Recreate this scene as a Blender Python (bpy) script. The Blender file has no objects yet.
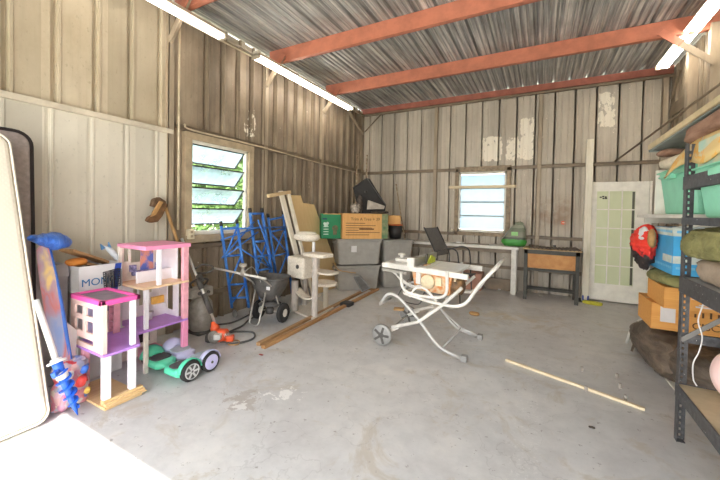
import bpy, bmesh, math, random
from mathutils import Vector, Matrix, noise
random.seed(7)
PI = math.pi
sc = bpy.context.scene
COL = sc.collection

# ---------------------------------------------------------------- camera
FPX, CYP, CAMH = 336.6, 218.4, 1.45
YAW, PITCH, ROLL = [math.radians(a) for a in (28.23, -1.19, 1.12)]
_f = Vector((-math.sin(YAW)*math.cos(PITCH), math.cos(YAW)*math.cos(PITCH), math.sin(PITCH)))
_r = Vector((math.cos(YAW), math.sin(YAW), 0)); _u = _r.cross(_f)
RT = _r*math.cos(ROLL) + _u*math.sin(ROLL); UP = RT.cross(_f); FW = _f
CAM = Vector((0, 0, CAMH))
cd = bpy.data.cameras.new('camera'); cam = bpy.data.objects.new('camera', cd); COL.objects.link(cam)
cam.matrix_world = Matrix(((RT.x, UP.x, -FW.x, CAM.x), (RT.y, UP.y, -FW.y, CAM.y), (RT.z, UP.z, -FW.z, CAM.z), (0, 0, 0, 1)))
cd.sensor_width = 36; cd.lens = FPX/720*36; cd.shift_y = -(240-CYP)/720; cd.clip_start = .02
sc.camera = cam

def at(u, v, X=None, Y=None, Z=None):
    """the point of the place that stands on a known plane (metres)"""
    d = FW*FPX + RT*(u-360) + UP*(CYP-v)
    if X is not None: t = (X-CAM.x)/d.x
    elif Y is not None: t = (Y-CAM.y)/d.y
    else: t = (Z-CAM.z)/d.z
    return CAM + d*t

# ---------------------------------------------------------------- materials
def lin(c):
    c = c/255.0
    return c/12.92 if c <= .04045 else ((c+.055)/1.055)**2.4
def rgb(r, g, b): return (lin(r), lin(g), lin(b), 1)
MATS = {}
class NT:
    def __init__(s, name):
        s.m = bpy.data.materials.new(name); s.m.use_nodes = True
        s.t = s.m.node_tree; s.n = s.t.nodes; s.l = s.t.links
        s.b = s.n['Principled BSDF']; s.out = s.n['Material Output']
        MATS[name] = s.m
    def node(s, typ, **kw):
        n = s.n.new(typ)
        for k, v in kw.items(): setattr(n, k, v)
        return n
    def co(s, scale=(1, 1, 1), loc=(0, 0, 0), rot=(0, 0, 0)):
        c = s.node('ShaderNodeTexCoord'); m = s.node('ShaderNodeMapping')
        m.inputs['Scale'].default_value = scale; m.inputs['Location'].default_value = loc; m.inputs['Rotation'].default_value = rot
        s.l.new(c.outputs['Object'], m.inputs[0]); return m.outputs[0]
    def noise(s, co, scale=5, detail=4, rough=.6, dist=0):
        n = s.node('ShaderNodeTexNoise'); s.l.new(co, n.inputs['Vector'])
        n.inputs['Scale'].default_value = scale; n.inputs['Detail'].default_value = detail
        n.inputs['Roughness'].default_value = rough; n.inputs['Distortion'].default_value = dist
        return n.outputs[0]
    def ramp(s, fac, stops):
        r = s.node('ShaderNodeValToRGB'); s.l.new(fac, r.inputs[0]); e = r.color_ramp.elements
        while len(e) < len(stops): e.new(.5)
        for i, (p, c) in enumerate(stops):
            e[i].position = p; e[i].color = c if isinstance(c, tuple) else (c, c, c, 1)
        return r.outputs[0]
    def mix(s, fac, a, b, mode='MIX'):
        m = s.node('ShaderNodeMix', data_type='RGBA', blend_type=mode)
        for sock, v in ((m.inputs[0], fac), (m.inputs[6], a), (m.inputs[7], b)):
            if hasattr(v, 'is_output') or isinstance(v, bpy.types.NodeSocket): s.l.new(v, sock)
            else: sock.default_value = v
        return m.outputs[2]
    def math(s, op, a, b=0.0, c=None):
        m = s.node('ShaderNodeMath', operation=op)
        for i, v in enumerate((a, b) if c is None else (a, b, c)):
            if isinstance(v, bpy.types.NodeSocket): s.l.new(v, m.inputs[i])
            else: m.inputs[i].default_value = v
        return m.outputs[0]
    def sep(s, co):
        n = s.node('ShaderNodeSeparateXYZ'); s.l.new(co, n.inputs[0]); return n.outputs
    def boxmask(s, xyz, lims, soft=.06):
        """1 inside the box; lims: list of (axis, lo, hi)"""
        r = None
        for ax, lo, hi in lims:
            a = s.node('ShaderNodeMapRange', interpolation_type='SMOOTHSTEP'); s.l.new(xyz[ax], a.inputs[0])
            a.inputs[1].default_value = lo-soft; a.inputs[2].default_value = lo+soft
            b = s.node('ShaderNodeMapRange', interpolation_type='SMOOTHSTEP'); s.l.new(xyz[ax], b.inputs[0])
            b.inputs[1].default_value = hi+soft; b.inputs[2].default_value = hi-soft
            q = s.math('MULTIPLY', a.outputs[0], b.outputs[0])
            r = q if r is None else s.math('MULTIPLY', r, q)
        return r
    def bump(s, h, strength=.3, dist=.01):
        b = s.node('ShaderNodeBump'); b.inputs['Strength'].default_value = strength; b.inputs['Distance'].default_value = dist
        s.l.new(h, b.inputs['Height']); s.l.new(b.outputs[0], s.b.inputs['Normal'])
    def set(s, color=None, rough=.6, metal=0, spec=None):
        if color is not None:
            if isinstance(color, bpy.types.NodeSocket): s.l.new(color, s.b.inputs['Base Color'])
            else: s.b.inputs['Base Color'].default_value = color
        s.b.inputs['Roughness'].default_value = rough; s.b.inputs['Metallic'].default_value = metal
        if spec is not None: s.b.inputs['Specular IOR Level'].default_value = spec

def mat(name, c, rough=.6, metal=0, var=.12, scale=8, stretch=(1, 1, 1), bump=0, c2=None, lo=.35, hi=.65, spec=None):
    """plain colour with a mottled variation of its own"""
    t = NT(name); co = t.co(stretch); n = t.noise(co, scale, 5, .6)
    a = rgb(*c)
    if c2 is None:
        d = tuple(x*(1-var*1.6) for x in a[:3])+(1,); e = tuple(min(1, x*(1+var)) for x in a[:3])+(1,)
    else: d, e = a, rgb(*c2)
    t.set(t.ramp(n, [(lo, d), (hi, e)]), rough, metal, spec)
    if bump: t.bump(n, bump, .01)
    return t.m
def wood(name, c, c2, axis=0, scale=3, rough=.65, bump=.15):
    t = NT(name); st = [14, 14, 14]; st[axis] = 1.0
    n = t.noise(t.co(tuple(st)), scale, 5, .65, .4)
    t.set(t.ramp(n, [(.3, rgb(*c)), (.7, rgb(*c2))]), rough); t.bump(n, bump, .004); return t.m
def M(n): return MATS[n]

# ---------------------------------------------------------------- geometry
def V(*a): return Vector(a[0]) if len(a) == 1 else Vector(a)
class MB:
    def __init__(s): s.v = []; s.f = []
    def add(s, vs, fs):
        o = len(s.v); s.v += [Vector(v) for v in vs]; s.f += [tuple(i+o for i in f) for f in fs]; return s
    def obox(s, c, a, b, d):
        c, a, b, d = Vector(c), Vector(a), Vector(b), Vector(d)
        if a.cross(b).dot(d) < 0: d = -d
        vs = [c+a*i+b*j+d*k for k in (-1, 1) for j in (-1, 1) for i in (-1, 1)]
        return s.add(vs, [(0, 2, 3, 1), (4, 5, 7, 6), (0, 1, 5, 4), (2, 6, 7, 3), (0, 4, 6, 2), (1, 3, 7, 5)])
    def box(s, x0, y0, z0, x1, y1, z1):
        return s.obox(((x0+x1)/2, (y0+y1)/2, (z0+z1)/2), (abs(x1-x0)/2, 0, 0), (0, abs(y1-y0)/2, 0), (0, 0, abs(z1-z0)/2))
    def bar(s, p, q, w, t, up=(0, 0, 1)):
        """beam p->q, t thick along up, w wide across"""
        p, q = Vector(p), Vector(q); d = q-p; L = d.length; d.normalize(); up = Vector(up)
        side = d.cross(up)
        if side.length < 1e-5: side = d.cross(Vector((1, 0, 0)))
        side.normalize(); u2 = side.cross(d).normalized()
        return s.obox((p+q)/2, d*L/2, side*w/2, u2*t/2)
    def tube(s, pts, r, n=8, closed=False, caps=True):
        P = [Vector(p) for p in pts]; m = len(P); R = r if isinstance(r, (list, tuple)) else [r]*m
        T = []
        for i in range(m):
            a = P[(i-1) % m] if (closed or i > 0) else P[i]; b = P[(i+1) % m] if (closed or i < m-1) else P[i]
            T.append((b-a).normalized())
        ref = Vector((0, 0, 1)) if abs(T[0].z) < .9 else Vector((1, 0, 0))
        N = (ref - T[0]*ref.dot(T[0])).normalized(); rings = []
        for i in range(m):
            N = (N - T[i]*N.dot(T[i]))
            if N.length < 1e-6: N = T[i].orthogonal()
            N.normalize(); B = T[i].cross(N)
            rings.append([P[i]+(N*math.cos(2*PI*k/n)+B*math.sin(2*PI*k/n))*R[i] for k in range(n)])
        vs = [v for g in rings for v in g]; fs = []
        for i in range(m if closed else m-1):
            j = (i+1) % m
            for k in range(n): fs.append((i*n+k, i*n+(k+1) % n, j*n+(k+1) % n, j*n+k))
        if caps and not closed: fs += [tuple(range(n))[::-1], tuple(range((m-1)*n, m*n))]
        return s.add(vs, fs)
    def prism(s, pts, vec):
        P = [Vector(p) for p in pts]; vec = Vector(vec); n = len(P)
        nrm = Vector()
        for i in range(n): nrm += P[i].cross(P[(i+1) % n])
        if nrm.dot(vec) < 0: P.reverse()
        vs = P+[p+vec for p in P]
        fs = [tuple(range(n))[::-1], tuple(range(n, 2*n))]+[(i, (i+1) % n, (i+1) % n+n, i+n) for i in range(n)]
        return s.add(vs, fs)
    def lathe(s, o, axis, prof, n=20, closed=True):
        o, ax = Vector(o), Vector(axis).normalized(); a = ax.orthogonal().normalized(); b = ax.cross(a); vs = []; fs = []
        for r, h in prof:
            for k in range(n): vs.append(o+ax*h+(a*math.cos(2*PI*k/n)+b*math.sin(2*PI*k/n))*max(r, 1e-4))
        for i in range(len(prof)-1):
            for k in range(n): fs.append((i*n+k, i*n+(k+1) % n, (i+1)*n+(k+1) % n, (i+1)*n+k))
        if closed: fs += [tuple(range(n))[::-1], tuple(range((len(prof)-1)*n, len(prof)*n))]
        return s.add(vs, fs)
    def lump(s, c, r, amp=.12, freq=3, seed=0, nu=40, nv=24, p=2.6, rot=0, flat=True, wr=0):
        """soft sack or heap: superellipsoid with folds; r are half sizes, rests on c.z - r.z"""
        c = Vector(c); vs = []; fs = []; cr, sr = math.cos(rot), math.sin(rot)
        def sg(x, e): return math.copysign(abs(x)**e, x)
        e = 2.0/p
        for j in range(nv+1):
            th = -PI/2+PI*j/nv
            for i in range(nu):
                ph = 2*PI*i/nu
                d = Vector((sg(math.cos(th), e)*sg(math.cos(ph), e), sg(math.cos(th), e)*sg(math.sin(ph), e), sg(math.sin(th), e)))
                q = Vector((d.x*r[0], d.y*r[1], d.z*r[2]))
                nz = noise.noise(q*freq+Vector((seed*7.1, seed*3.3, 0)))*amp
                if wr: nz += wr*(1-abs(noise.noise(Vector((q.x*freq*3+seed, q.y*freq*3, q.z*freq*6)))*2))
                q *= 1+nz
                if flat and q.z < -r[2]*.92: q.z = -r[2]*.92
                vs.append(c+Vector((q.x*cr-q.y*sr, q.x*sr+q.y*cr, q.z)))
        for j in range(nv):
            for i in range(nu): fs.append((j*nu+i, j*nu+(i+1) % nu, (j+1)*nu+(i+1) % nu, (j+1)*nu+i))
        fs += [tuple(range(nu))[::-1], tuple(range(nv*nu, (nv+1)*nu))]
        return s.add(vs, fs)
    def grid(s, fn, nu, nv):
        vs = [fn(i/nu, j/nv) for j in range(nv+1) for i in range(nu+1)]
        return s.add(vs, [(j*(nu+1)+i, j*(nu+1)+i+1, (j+1)*(nu+1)+i+1, (j+1)*(nu+1)+i) for j in range(nv) for i in range(nu)])
    def build(s, name, m, parent=None, origin=None, smooth=False, bevel=0, solid=0, subd=0, seg=2):
        if origin is None: origin = WLOC[parent.name] if parent is not None else Vector((0, 0, 0))
        origin = Vector(origin)
        me = bpy.data.meshes.new(name); me.from_pydata([v-origin for v in s.v], [], s.f); me.update()
        if isinstance(m, str): m = M(m)
        me.materials.append(m)
        if smooth: me.shade_smooth()
        o = bpy.data.objects.new(name, me); COL.objects.link(o)
        WLOC[o.name] = origin.copy()
        if parent is not None: o.parent = parent; o.location = origin-WLOC[parent.name]
        else: o.location = origin
        if solid:
            md = o.modifiers.new('solid', 'SOLIDIFY'); md.thickness = solid; md.offset = 0
        if bevel:
            md = o.modifiers.new('bevel', 'BEVEL'); md.width = bevel; md.segments = seg; md.limit_method = 'ANGLE'; md.angle_limit = .6
            if seg > 1: md.harden_normals = False
        if subd:
            md = o.modifiers.new('sub', 'SUBSURF'); md.levels = subd; md.render_levels = subd
        return o
WLOC = {}
def tag(o, label=None, cat=None, group=None, kind=None):
    if label: o['label'] = label
    if cat: o['category'] = cat
    if group: o['group'] = group
    if kind: o['kind'] = kind
    return o
def thing(name, loc, label, cat, group=None):
    o = bpy.data.objects.new(name, None); COL.objects.link(o); o.location = loc; o.empty_display_size = .1
    WLOC[o.name] = Vector(loc); return tag(o, label, cat, group)
def struct(o, label, cat='wall'): return tag(o, label, cat, None, 'structure')
def text(s, name, m, size, origin, right, up, parent, depth=.001, align='LEFT', sx=1.0):
    cu = bpy.data.curves.new('txt', 'FONT'); cu.body = s; cu.size = size; cu.extrude = depth; cu.align_x = align
    to = bpy.data.objects.new('txt', cu); COL.objects.link(to); bpy.context.view_layer.update()
    dg = bpy.context.evaluated_depsgraph_get(); me = bpy.data.meshes.new_from_object(to.evaluated_get(dg))
    bpy.data.objects.remove(to); R = Vector(right).normalized(); U = Vector(up).normalized(); N = R.cross(U); O = Vector(origin)
    mb = MB(); mb.add([O+R*v.co.x*sx+U*v.co.y+N*v.co.z for v in me.vertices], [tuple(p.vertices) for p in me.polygons])
    bpy.data.meshes.remove(me)
    return mb.build(name, m, parent)
def arc(c, a, b, r, t0, t1, n=8):
    c, a, b = Vector(c), Vector(a), Vector(b)
    return [c+(a*math.cos(t0+(t1-t0)*i/n)+b*math.sin(t0+(t1-t0)*i/n))*r for i in range(n+1)]
def smoothpath(pts, k=4):
    """round the corners of a polyline (Catmull-Rom)"""
    P = [Vector(p) for p in pts]; P = [P[0]*2-P[1]]+P+[P[-1]*2-P[-2]]; out = []
    for i in range(1, len(P)-2):
        for j in range(k):
            t = j/k; a, b, c, d = P[i-1:i+3]
            out.append(.5*((2*b)+(c-a)*t+(2*a-5*b+4*c-d)*t*t+(3*b-a-3*c+d)*t**3))
    return out+[P[-2]]
def fillet(pts, r=.04, n=4):
    P = [Vector(p) for p in pts]; out = [P[0]]
    for i in range(1, len(P)-1):
        a = (P[i-1]-P[i]); b = (P[i+1]-P[i]); ra = min(r, a.length*.45); rb = min(r, b.length*.45)
        A = P[i]+a.normalized()*ra; B = P[i]+b.normalized()*rb
        for j in range(n+1):
            t = j/n; out.append(A*(1-t)**2+P[i]*2*t*(1-t)+B*t*t)
    return out+[P[-1]]
# ---------------------------------------------------------------- room materials
LX, RX, BY, CZ, FY = -3.78, 1.78, 7.1, 3.84, -.92

def wall_mat(name, c, c2, streak_axis, stain=.35, patches=(), brown=()):
    t = NT(name); co = t.co(); xyz = t.sep(co)
    n1 = t.noise(t.co((1, 1, .6)), 2.2, 6, .65)
    st = (9, 9, .35)
    ph = t.node('ShaderNodeVectorMath', operation='MULTIPLY'); t.l.new(co, ph.inputs[0]); ph.inputs[1].default_value = (3.185, 4.0 if streak_axis else 0, .0)
    fl = t.node('ShaderNodeVectorMath', operation='FLOOR'); t.l.new(ph.outputs[0], fl.inputs[0]); wn = t.node('ShaderNodeTexWhiteNoise'); t.l.new(fl.outputs[0], wn.inputs['Vector'])
    n2 = t.noise(t.co(st), 2.0, 5, .6)
    col = t.ramp(n1, [(.3, rgb(*c)), (.7, rgb(*c2))])
    col = t.mix(t.ramp(wn.outputs['Value'], [(0, (0, 0, 0, 1)), (1, (.5, .5, .5, 1))]), col, tuple(x*.62 for x in rgb(*c)[:3])+(1,))
    dark = tuple(x*.55 for x in rgb(*c)[:3])+(1,)
    col = t.mix(t.ramp(n2, [(.5, (0, 0, 0, 1)), (.8, (stain, stain, stain, 1))]), col, dark)
    n4 = t.noise(t.co((1.5, 1.5, 1)), 22, 3, .6)
    col = t.mix(t.ramp(n4, [(.62, (0, 0, 0, 1)), (.72, (.35, .35, .35, 1))]), col, dark)
    for ax, lo, hi, z0, z1, amt in brown:
        m = t.boxmask(xyz, [(ax, lo, hi), (2, z0, z1)], .18)
        nb = t.noise(t.co(), 4, 4, .6)
        col = t.mix(t.math('MULTIPLY', m, t.ramp(nb, [(.35, (0, 0, 0, 1)), (.6, (amt, amt, amt, 1))])), col, rgb(128, 92, 58))
    n3 = t.noise(t.co((1.4, 1.4, .8)), 9, 6, .7)
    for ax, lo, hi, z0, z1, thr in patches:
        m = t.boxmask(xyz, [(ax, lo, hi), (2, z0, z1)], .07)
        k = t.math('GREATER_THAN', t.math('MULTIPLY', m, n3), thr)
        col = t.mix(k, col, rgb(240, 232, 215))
    t.set(col, .55, 0, .4); t.bump(n1, .15, .01); return t.m

wall_mat('panel_back', (186, 176, 160), (212, 202, 186), 0, .35,
         patches=[(0, -1.12, -.68, 2.47, 3.0, .40), (0, -.66, -.36, 2.45, 2.98, .44), (0, -.42, -.12, 2.46, 3.3, .42), (0, .80, 1.1, 2.95, 3.6, .44),
                  (0, -.5, 1.6, 2.6, 3.7, .665), (0, -2.0, .4, .9, 2.4, .69)],
         brown=[(0, -.35, .5, 1.25, 1.75, .6)])
wall_mat('panel_left_light', (184, 169, 143), (212, 199, 175), 1, .3)
wall_mat('panel_left_dark', (124, 109, 92), (178, 161, 138), 1, .5, patches=[(1, 3.24, 3.29, 2.4, 3.55, .36), (1, 3.42, 3.74, 2.45, 2.95, .56), (1, 2.6, 7, .5, 3.4, .70)])  # first patch is daylight leaking at a seam, painted as a pale line
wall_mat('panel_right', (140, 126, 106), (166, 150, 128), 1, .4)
wall_mat('panel_white', (208, 201, 184), (224, 218, 202), 1, .08)
mat('post_tan', (172, 156, 134), .5, 0, .12, 4, (3, 3, .5))
mat('girt_dark', (128, 112, 92), .5, 0, .15, 5)
mat('purlin_orange', (190, 118, 92), .55, 0, .12, 5)
mat('purlin_red', (164, 98, 80), .55, 0, .16, 5)
mat('angle_white', (206, 196, 176), .5, 0, .1, 6)
mat('conduit_tan', (196, 180, 152), .4, 0, .12, 9)
mat('rusty_pipe', (120, 90, 62), .7, 0, .2, 20, c2=(200, 186, 160))

# ceiling: weathered galvanised sheet
t = NT('galvanised'); n = t.noise(t.co((12, .25, 1)), 3, 5, .65); n2 = t.noise(t.co((1, 1, 1)), 1.2, 4, .6)
c = t.ramp(n, [(.33, rgb(120, 120, 117)), (.5, rgb(170, 169, 165)), (.66, rgb(224, 221, 213))])
c = t.mix(t.ramp(n2, [(.5, (0, 0, 0, 1)), (.75, (.5, .5, .5, 1))]), c, rgb(112, 102, 90)); t.set(c, .5, .25)

# floor: worn painted concrete
t = NT('concrete'); co = t.co(); xyz = t.sep(co)
n1 = t.noise(co, 1.3, 8, .7); n2 = t.noise(co, 6, 6, .65); n3 = t.noise(co, 40, 3, .6); nb = t.noise(t.co((1, 1, 1), (4, 2, 0)), 1.8, 5, .7, 1.2)
col = t.ramp(n1, [(.32, rgb(180, 178, 177)), (.52, rgb(197, 195, 193)), (.7, rgb(210, 206, 201))])
col = t.mix(t.ramp(n2, [(.45, (0, 0, 0, 1)), (.75, (.45, .45, .45, 1))]), col, rgb(160, 157, 156))
col = t.mix(t.ramp(nb, [(.55, (0, 0, 0, 1)), (.64, (.55, .55, .55, 1))]), col, rgb(176, 164, 146))
# edge darkening of old paint film and flecks
v = t.node('ShaderNodeTexVoronoi', feature='DISTANCE_TO_EDGE'); v.inputs['Scale'].default_value = 1.1
wc = t.node('ShaderNodeVectorMath', operation='ADD'); t.l.new(co, wc.inputs[0])
wn = t.node('ShaderNodeTexNoise'); t.l.new(co, wn.inputs['Vector']); wn.inputs['Scale'].default_value = 3; wn.inputs['Detail'].default_value = 6
t.l.new(wn.outputs['Color'], wc.inputs[1]); t.l.new(wc.outputs[0], v.inputs['Vector'])
crack = t.math('LESS_THAN', v.outputs[0], .006)
col = t.mix(t.math('MULTIPLY', crack, .16), col, rgb(110, 104, 98))
fleck = t.ramp(t.noise(co, 17, 4, .7), [(.64, (0, 0, 0, 1)), (.67, (.7, .7, .7, 1))])
col = t.mix(fleck, col, rgb(128, 122, 116))
# white paint spill, pale trench line with speckles, oil spots
def spot(cx, cy, rx, ry, rot, thr, colr, amt, ns=5.0, base=None):
    global col
    m = t.node('ShaderNodeMapping'); t.l.new(co, m.inputs[0]); m.vector_type = 'TEXTURE'
    m.inputs['Location'].default_value = (cx, cy, 0); m.inputs['Rotation'].default_value = (0, 0, rot); m.inputs['Scale'].default_value = (rx, ry, 1)
    ln = t.node('ShaderNodeVectorMath', operation='LENGTH'); t.l.new(m.outputs[0], ln.inputs[0])
    e = t.math('SUBTRACT', 1.0, ln.outputs['Value'])
    q = t.math('ADD', e, t.math('MULTIPLY', t.math('SUBTRACT', t.noise(co, ns, 6, .7, .6), .5), 2.6))
    k = t.math('GREATER_THAN', q, thr)
    col = t.mix(t.math('MULTIPLY', k, amt), col, rgb(*colr))
spot(-1.72, 2.02, .40, .36, .6, .86, (232, 230, 226), .75, 7)
spot(-1.95, 1.8, .45, .34, .3, .7, (158, 146, 134), .6, 5)
spot(-1.95, 1.75, .34, .2, .3, .88, (226, 224, 220), .7, 6)
spot(-1.0, 1.45, .3, .2, .9, 1.0, (226, 224, 220), .5, 9)
m = t.boxmask(xyz, [(0, -.13, .03), (1, .5, 3.4)], .02)
col = t.mix(t.math('MULTIPLY', m, t.ramp(t.noise(co, 45, 4, .8), [(.56, (0, 0, 0, 1)), (.62, (.5, .5, .5, 1))])), col, rgb(222, 220, 216))
spot(-.4, 5.2, .9, .5, 0, .75, (196, 176, 140), .35, 3)
spot(-1.4, 4.6, .9, .6, 0, .85, (205, 188, 158), .35, 4)
t.set(col, .42, 0, .45)
rr = t.ramp(n1, [(.35, .32), (.7, .6)]); t.l.new(rr, t.b.inputs['Roughness']); t.bump(n3, .12, .004)

# ---------------------------------------------------------------- shell
mb = MB(); mb.box(LX-.3, FY-.2, -.15, RX+.3, BY+.2, 0); struct(mb.build('floor', 'concrete'), 'worn grey concrete floor with paint spills and cracks', 'floor')

def ribbed(name, m, axis, s0, s1, z0, z1, base, out, pitch, phase, depth=.035, wide=.06, narrow=.025, minor=True, lip=.012):
    """wall sheet with real ribs; out = sign of the outward side"""
    prof = [(s0, 0)]; s = s0+((phase-s0) % pitch)
    while s < s1-.05:
        if s > s0+.05 and s < s1-.09: prof += [(s-wide/2, 0), (s-narrow/2, depth), (s+narrow/2, depth), (s+narrow/2+.002, 0), (s+wide/2, 0), (s+wide/2+.004, -lip), (s+wide/2+.022, -lip), (s+wide/2+.03, 0)]
        if minor:
            for k in (1/3, 2/3):
                q = s+pitch*k
                if s0+.03 < q < s1-.03: prof += [(q-.014, 0), (q-.007, -.006), (q+.007, -.006), (q+.014, 0)]
        s += pitch
    prof += [(s1, 0)]
    prof = [p for p in prof if s0 <= p[0] <= s1]; prof.sort(key=lambda p: p[0]); mb = MB(); vs = []
    for q, d in prof:
        for z in (z0, z1):
            vs.append((q, base+out*d, z) if axis == 'x' else (base+out*d, q, z))
    for q, d in prof:
        for z in (z0, z1):
            dd = .045
            vs.append((q, base+out*dd, z) if axis == 'x' else (base+out*dd, q, z))
    n = len(prof); fs = []
    for i in range(n-1):
        fs.append((2*i, 2*i+2, 2*i+3, 2*i+1)); o = 2*n; fs.append((o+2*i, o+2*i+1, o+2*i+3, o+2*i+2))
        fs.append((2*i, o+2*i, o+2*i+2, 2*i+2)); fs.append((2*i+1, 2*i+3, o+2*i+3, o+2*i+1))
    fs += [(0, 1, 2*n+1, 2*n), (2*n-2, 4*n-2, 4*n-1, 2*n-1)]
    mb.add(vs, fs); return mb, mb
# back wall in pieces round the window opening (one object)
W2 = (-1.50, -.60, 1.08, 2.29)
mb = MB()
for a in ((LX, W2[0], 0, 3.79), (W2[1], RX, 0, 3.79), (W2[0], W2[1], 0, W2[2]), (W2[0], W2[1], W2[3], 3.79)):
    p, _ = ribbed('', '', 'x', a[0], a[1], a[2], a[3], BY, 1, .314, 1.12, .045, .034, .02); mb.add(p.v, p.f)
struct(mb.build('wall_back', 'panel_back'), 'tan ribbed metal back wall with peeling white patches')
W1 = (2.62, 3.52, 1.12, 2.28)
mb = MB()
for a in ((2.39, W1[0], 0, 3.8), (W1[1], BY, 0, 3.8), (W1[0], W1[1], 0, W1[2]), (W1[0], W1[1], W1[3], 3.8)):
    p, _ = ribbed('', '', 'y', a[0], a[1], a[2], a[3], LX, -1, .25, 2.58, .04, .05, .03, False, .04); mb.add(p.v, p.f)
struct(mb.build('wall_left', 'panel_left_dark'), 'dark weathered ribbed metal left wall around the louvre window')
mb, _ = ribbed('', '', 'y', FY, 2.39, 2.31, 3.8, LX, -1, .305, 1.03, .035, .045, .022, False, .014)
struct(mb.build('wall_left_upper', 'panel_left_light'), 'light tan ribbed metal upper left wall')
mb, _ = ribbed('', '', 'y', FY, 2.39, 0, 2.31, LX+.02, -1, .305, .98, .012, .035, .022, False, .006)
struct(mb.build('wall_left_lower', 'panel_white'), 'off-white metal panelling on lower left wall')
mb, _ = ribbed('', '', 'y', FY, BY, 0, 3.8, RX, 1, .30, .2, .04, .07, .03)
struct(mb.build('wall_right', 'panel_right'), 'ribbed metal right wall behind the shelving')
# front wall beside and above the open roller door
mb = MB(); mb.box(LX-.05, FY-.08, 2.7, RX+.05, FY, 3.84)
mb.box(LX-.05, FY-.08, 0, LX+.1, FY, 2.7); mb.box(RX-.1, FY-.08, 0, RX+.05, FY+.04, 2.7)
struct(mb.build('wall_front', 'panel_right'), 'front wall over the open roller door')

# ceiling: corrugated sheet, ribs running to the back
mb = MB(); prof = []; x = LX-.05
while x < RX+.05:
    prof += [(x, 0), (x+.035, 0), (x+.045, .014), (x+.06, .014), (x+.07, 0), (x+.11, 0), (x+.12, .014), (x+.135, .014), (x+.145, 0), (x+.18, 0), (x+.197, .04), (x+.225, .04), (x+.242, 0)]; x += .25
y0, y1 = FY-.1, BY+.35; vs = []
for q, d in prof: vs += [(q, y0, CZ+d), (q, y1, CZ+d)]
fs = [(2*i, 2*i+1, 2*i+3, 2*i+2) for i in range(len(prof)-1)]
mb.add(vs, fs); struct(mb.build('ceiling', 'galvanised', solid=.004), 'corrugated galvanised metal roof underside', 'ceiling')

def cee(mb, y, x0, x1, z0, z1, d=.06, t=.008):
    mb.box(x0, y-t, z0, x1, y, z1); mb.box(x0, y, z0, x1, y+d, z0+t); mb.box(x0, y, z1-t, x1, y+d, z1)
    mb.box(x0, y+d-t, z0, x1, y+d, z0+.02)
for y, m, lab in ((.86, 'purlin_orange', 'orange steel roof purlin above the opening side'), (2.37, 'purlin_orange', 'orange steel roof purlin nearest the camera, mostly out of frame'), (3.87, 'purlin_orange', 'orange steel roof purlin crossing the top of the photo'),
                  (5.38, 'purlin_orange', 'orange steel roof purlin, second from the back wall')):
    mb = MB(); cee(mb, y, LX+.1, RX-.02, CZ-.2, CZ-.005)
    struct(mb.build('ceiling_purlin', m), lab, 'roof purlin')
mb = MB(); cee(mb, 7.0, LX, RX, CZ-.12, CZ-.005, .07)
struct(mb.build('ceiling_purlin', 'purlin_red'), 'dull red eave channel along the top of back wall', 'roof purlin')
mb = MB(); mb.box(LX+.05, 6.97, 3.66, RX, 6.99, 3.70); mb.box(LX+.05, 6.99, 3.685, RX, 7.1, 3.70)
struct(mb.build('trim_1', 'girt_dark'), 'thin steel angle under the red eave channel', 'trim')
# eave strut on left: pale flashing with notched closures
mb = MB(); mb.box(LX, FY, 3.70, LX+.05, BY, 3.715); mb.box(LX, FY, 3.70, LX+.006, BY, 3.80)
y = FY+.1
while y < BY-.1: mb.box(LX, y, 3.715, LX+.04, y+.06, 3.80); y += .30
struct(mb.build('trim_2', 'angle_white'), 'pale notched closure strip along the left eave', 'trim')
# posts
def post_x(y, w=.075, d=.05, z1=3.72, name='wall_post', m='post_tan', lab=''):
    mb = MB(); mb.box(LX, y-w/2, 0, LX+d, y-w/2+.008, z1); mb.box(LX+d-.008, y-w/2, 0, LX+d, y+w/2, z1); mb.box(LX, y+w/2-.008, 0, LX+d, y+w/2, z1)
    return struct(mb.build(name, m), lab, 'wall post')
post_x(2.37, lab='tan steel wall post beside the louvre window with a conduit')
post_x(3.87, lab='tan steel wall post between louvre window and blue frames')
post_x(5.38, lab='tan steel wall post near the left corner')
post_x(7.02, w=.1, lab='steel corner post where left and back walls meet')
def post_y(x, w=.07, d=.06, lab=''):
    mb = MB(); mb.box(x-w/2, BY-d, 0, x-w/2+.007, BY, 3.68); mb.box(x-w/2, BY-d, 0, x+w/2, BY-d+.007, 3.68); mb.box(x+w/2-.007, BY-d, 0, x+w/2, BY, 3.68)
    return struct(mb.build('wall_post', 'post_tan'), lab, 'wall post')
post_y(-2.0, lab='steel post on the back wall left of the rear window')
post_y(-.05, lab='steel post on the back wall between rear window and glazed door')
post_y(1.70, .08, .08, lab='steel corner post at right end of back wall')
mb = MB(); mb.box(RX-.1, 6.05, 0, RX, 6.15, 3.7); struct(mb.build('wall_post', 'post_tan'), 'tan steel post on right wall holding the knee brace', 'wall post')
mb = MB(); mb.box(RX-.11, 5.34, 0, RX, 5.42, 3.7); struct(mb.build('wall_post', 'post_tan'), 'steel post on the right wall above the stored goods', 'wall post')
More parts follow.
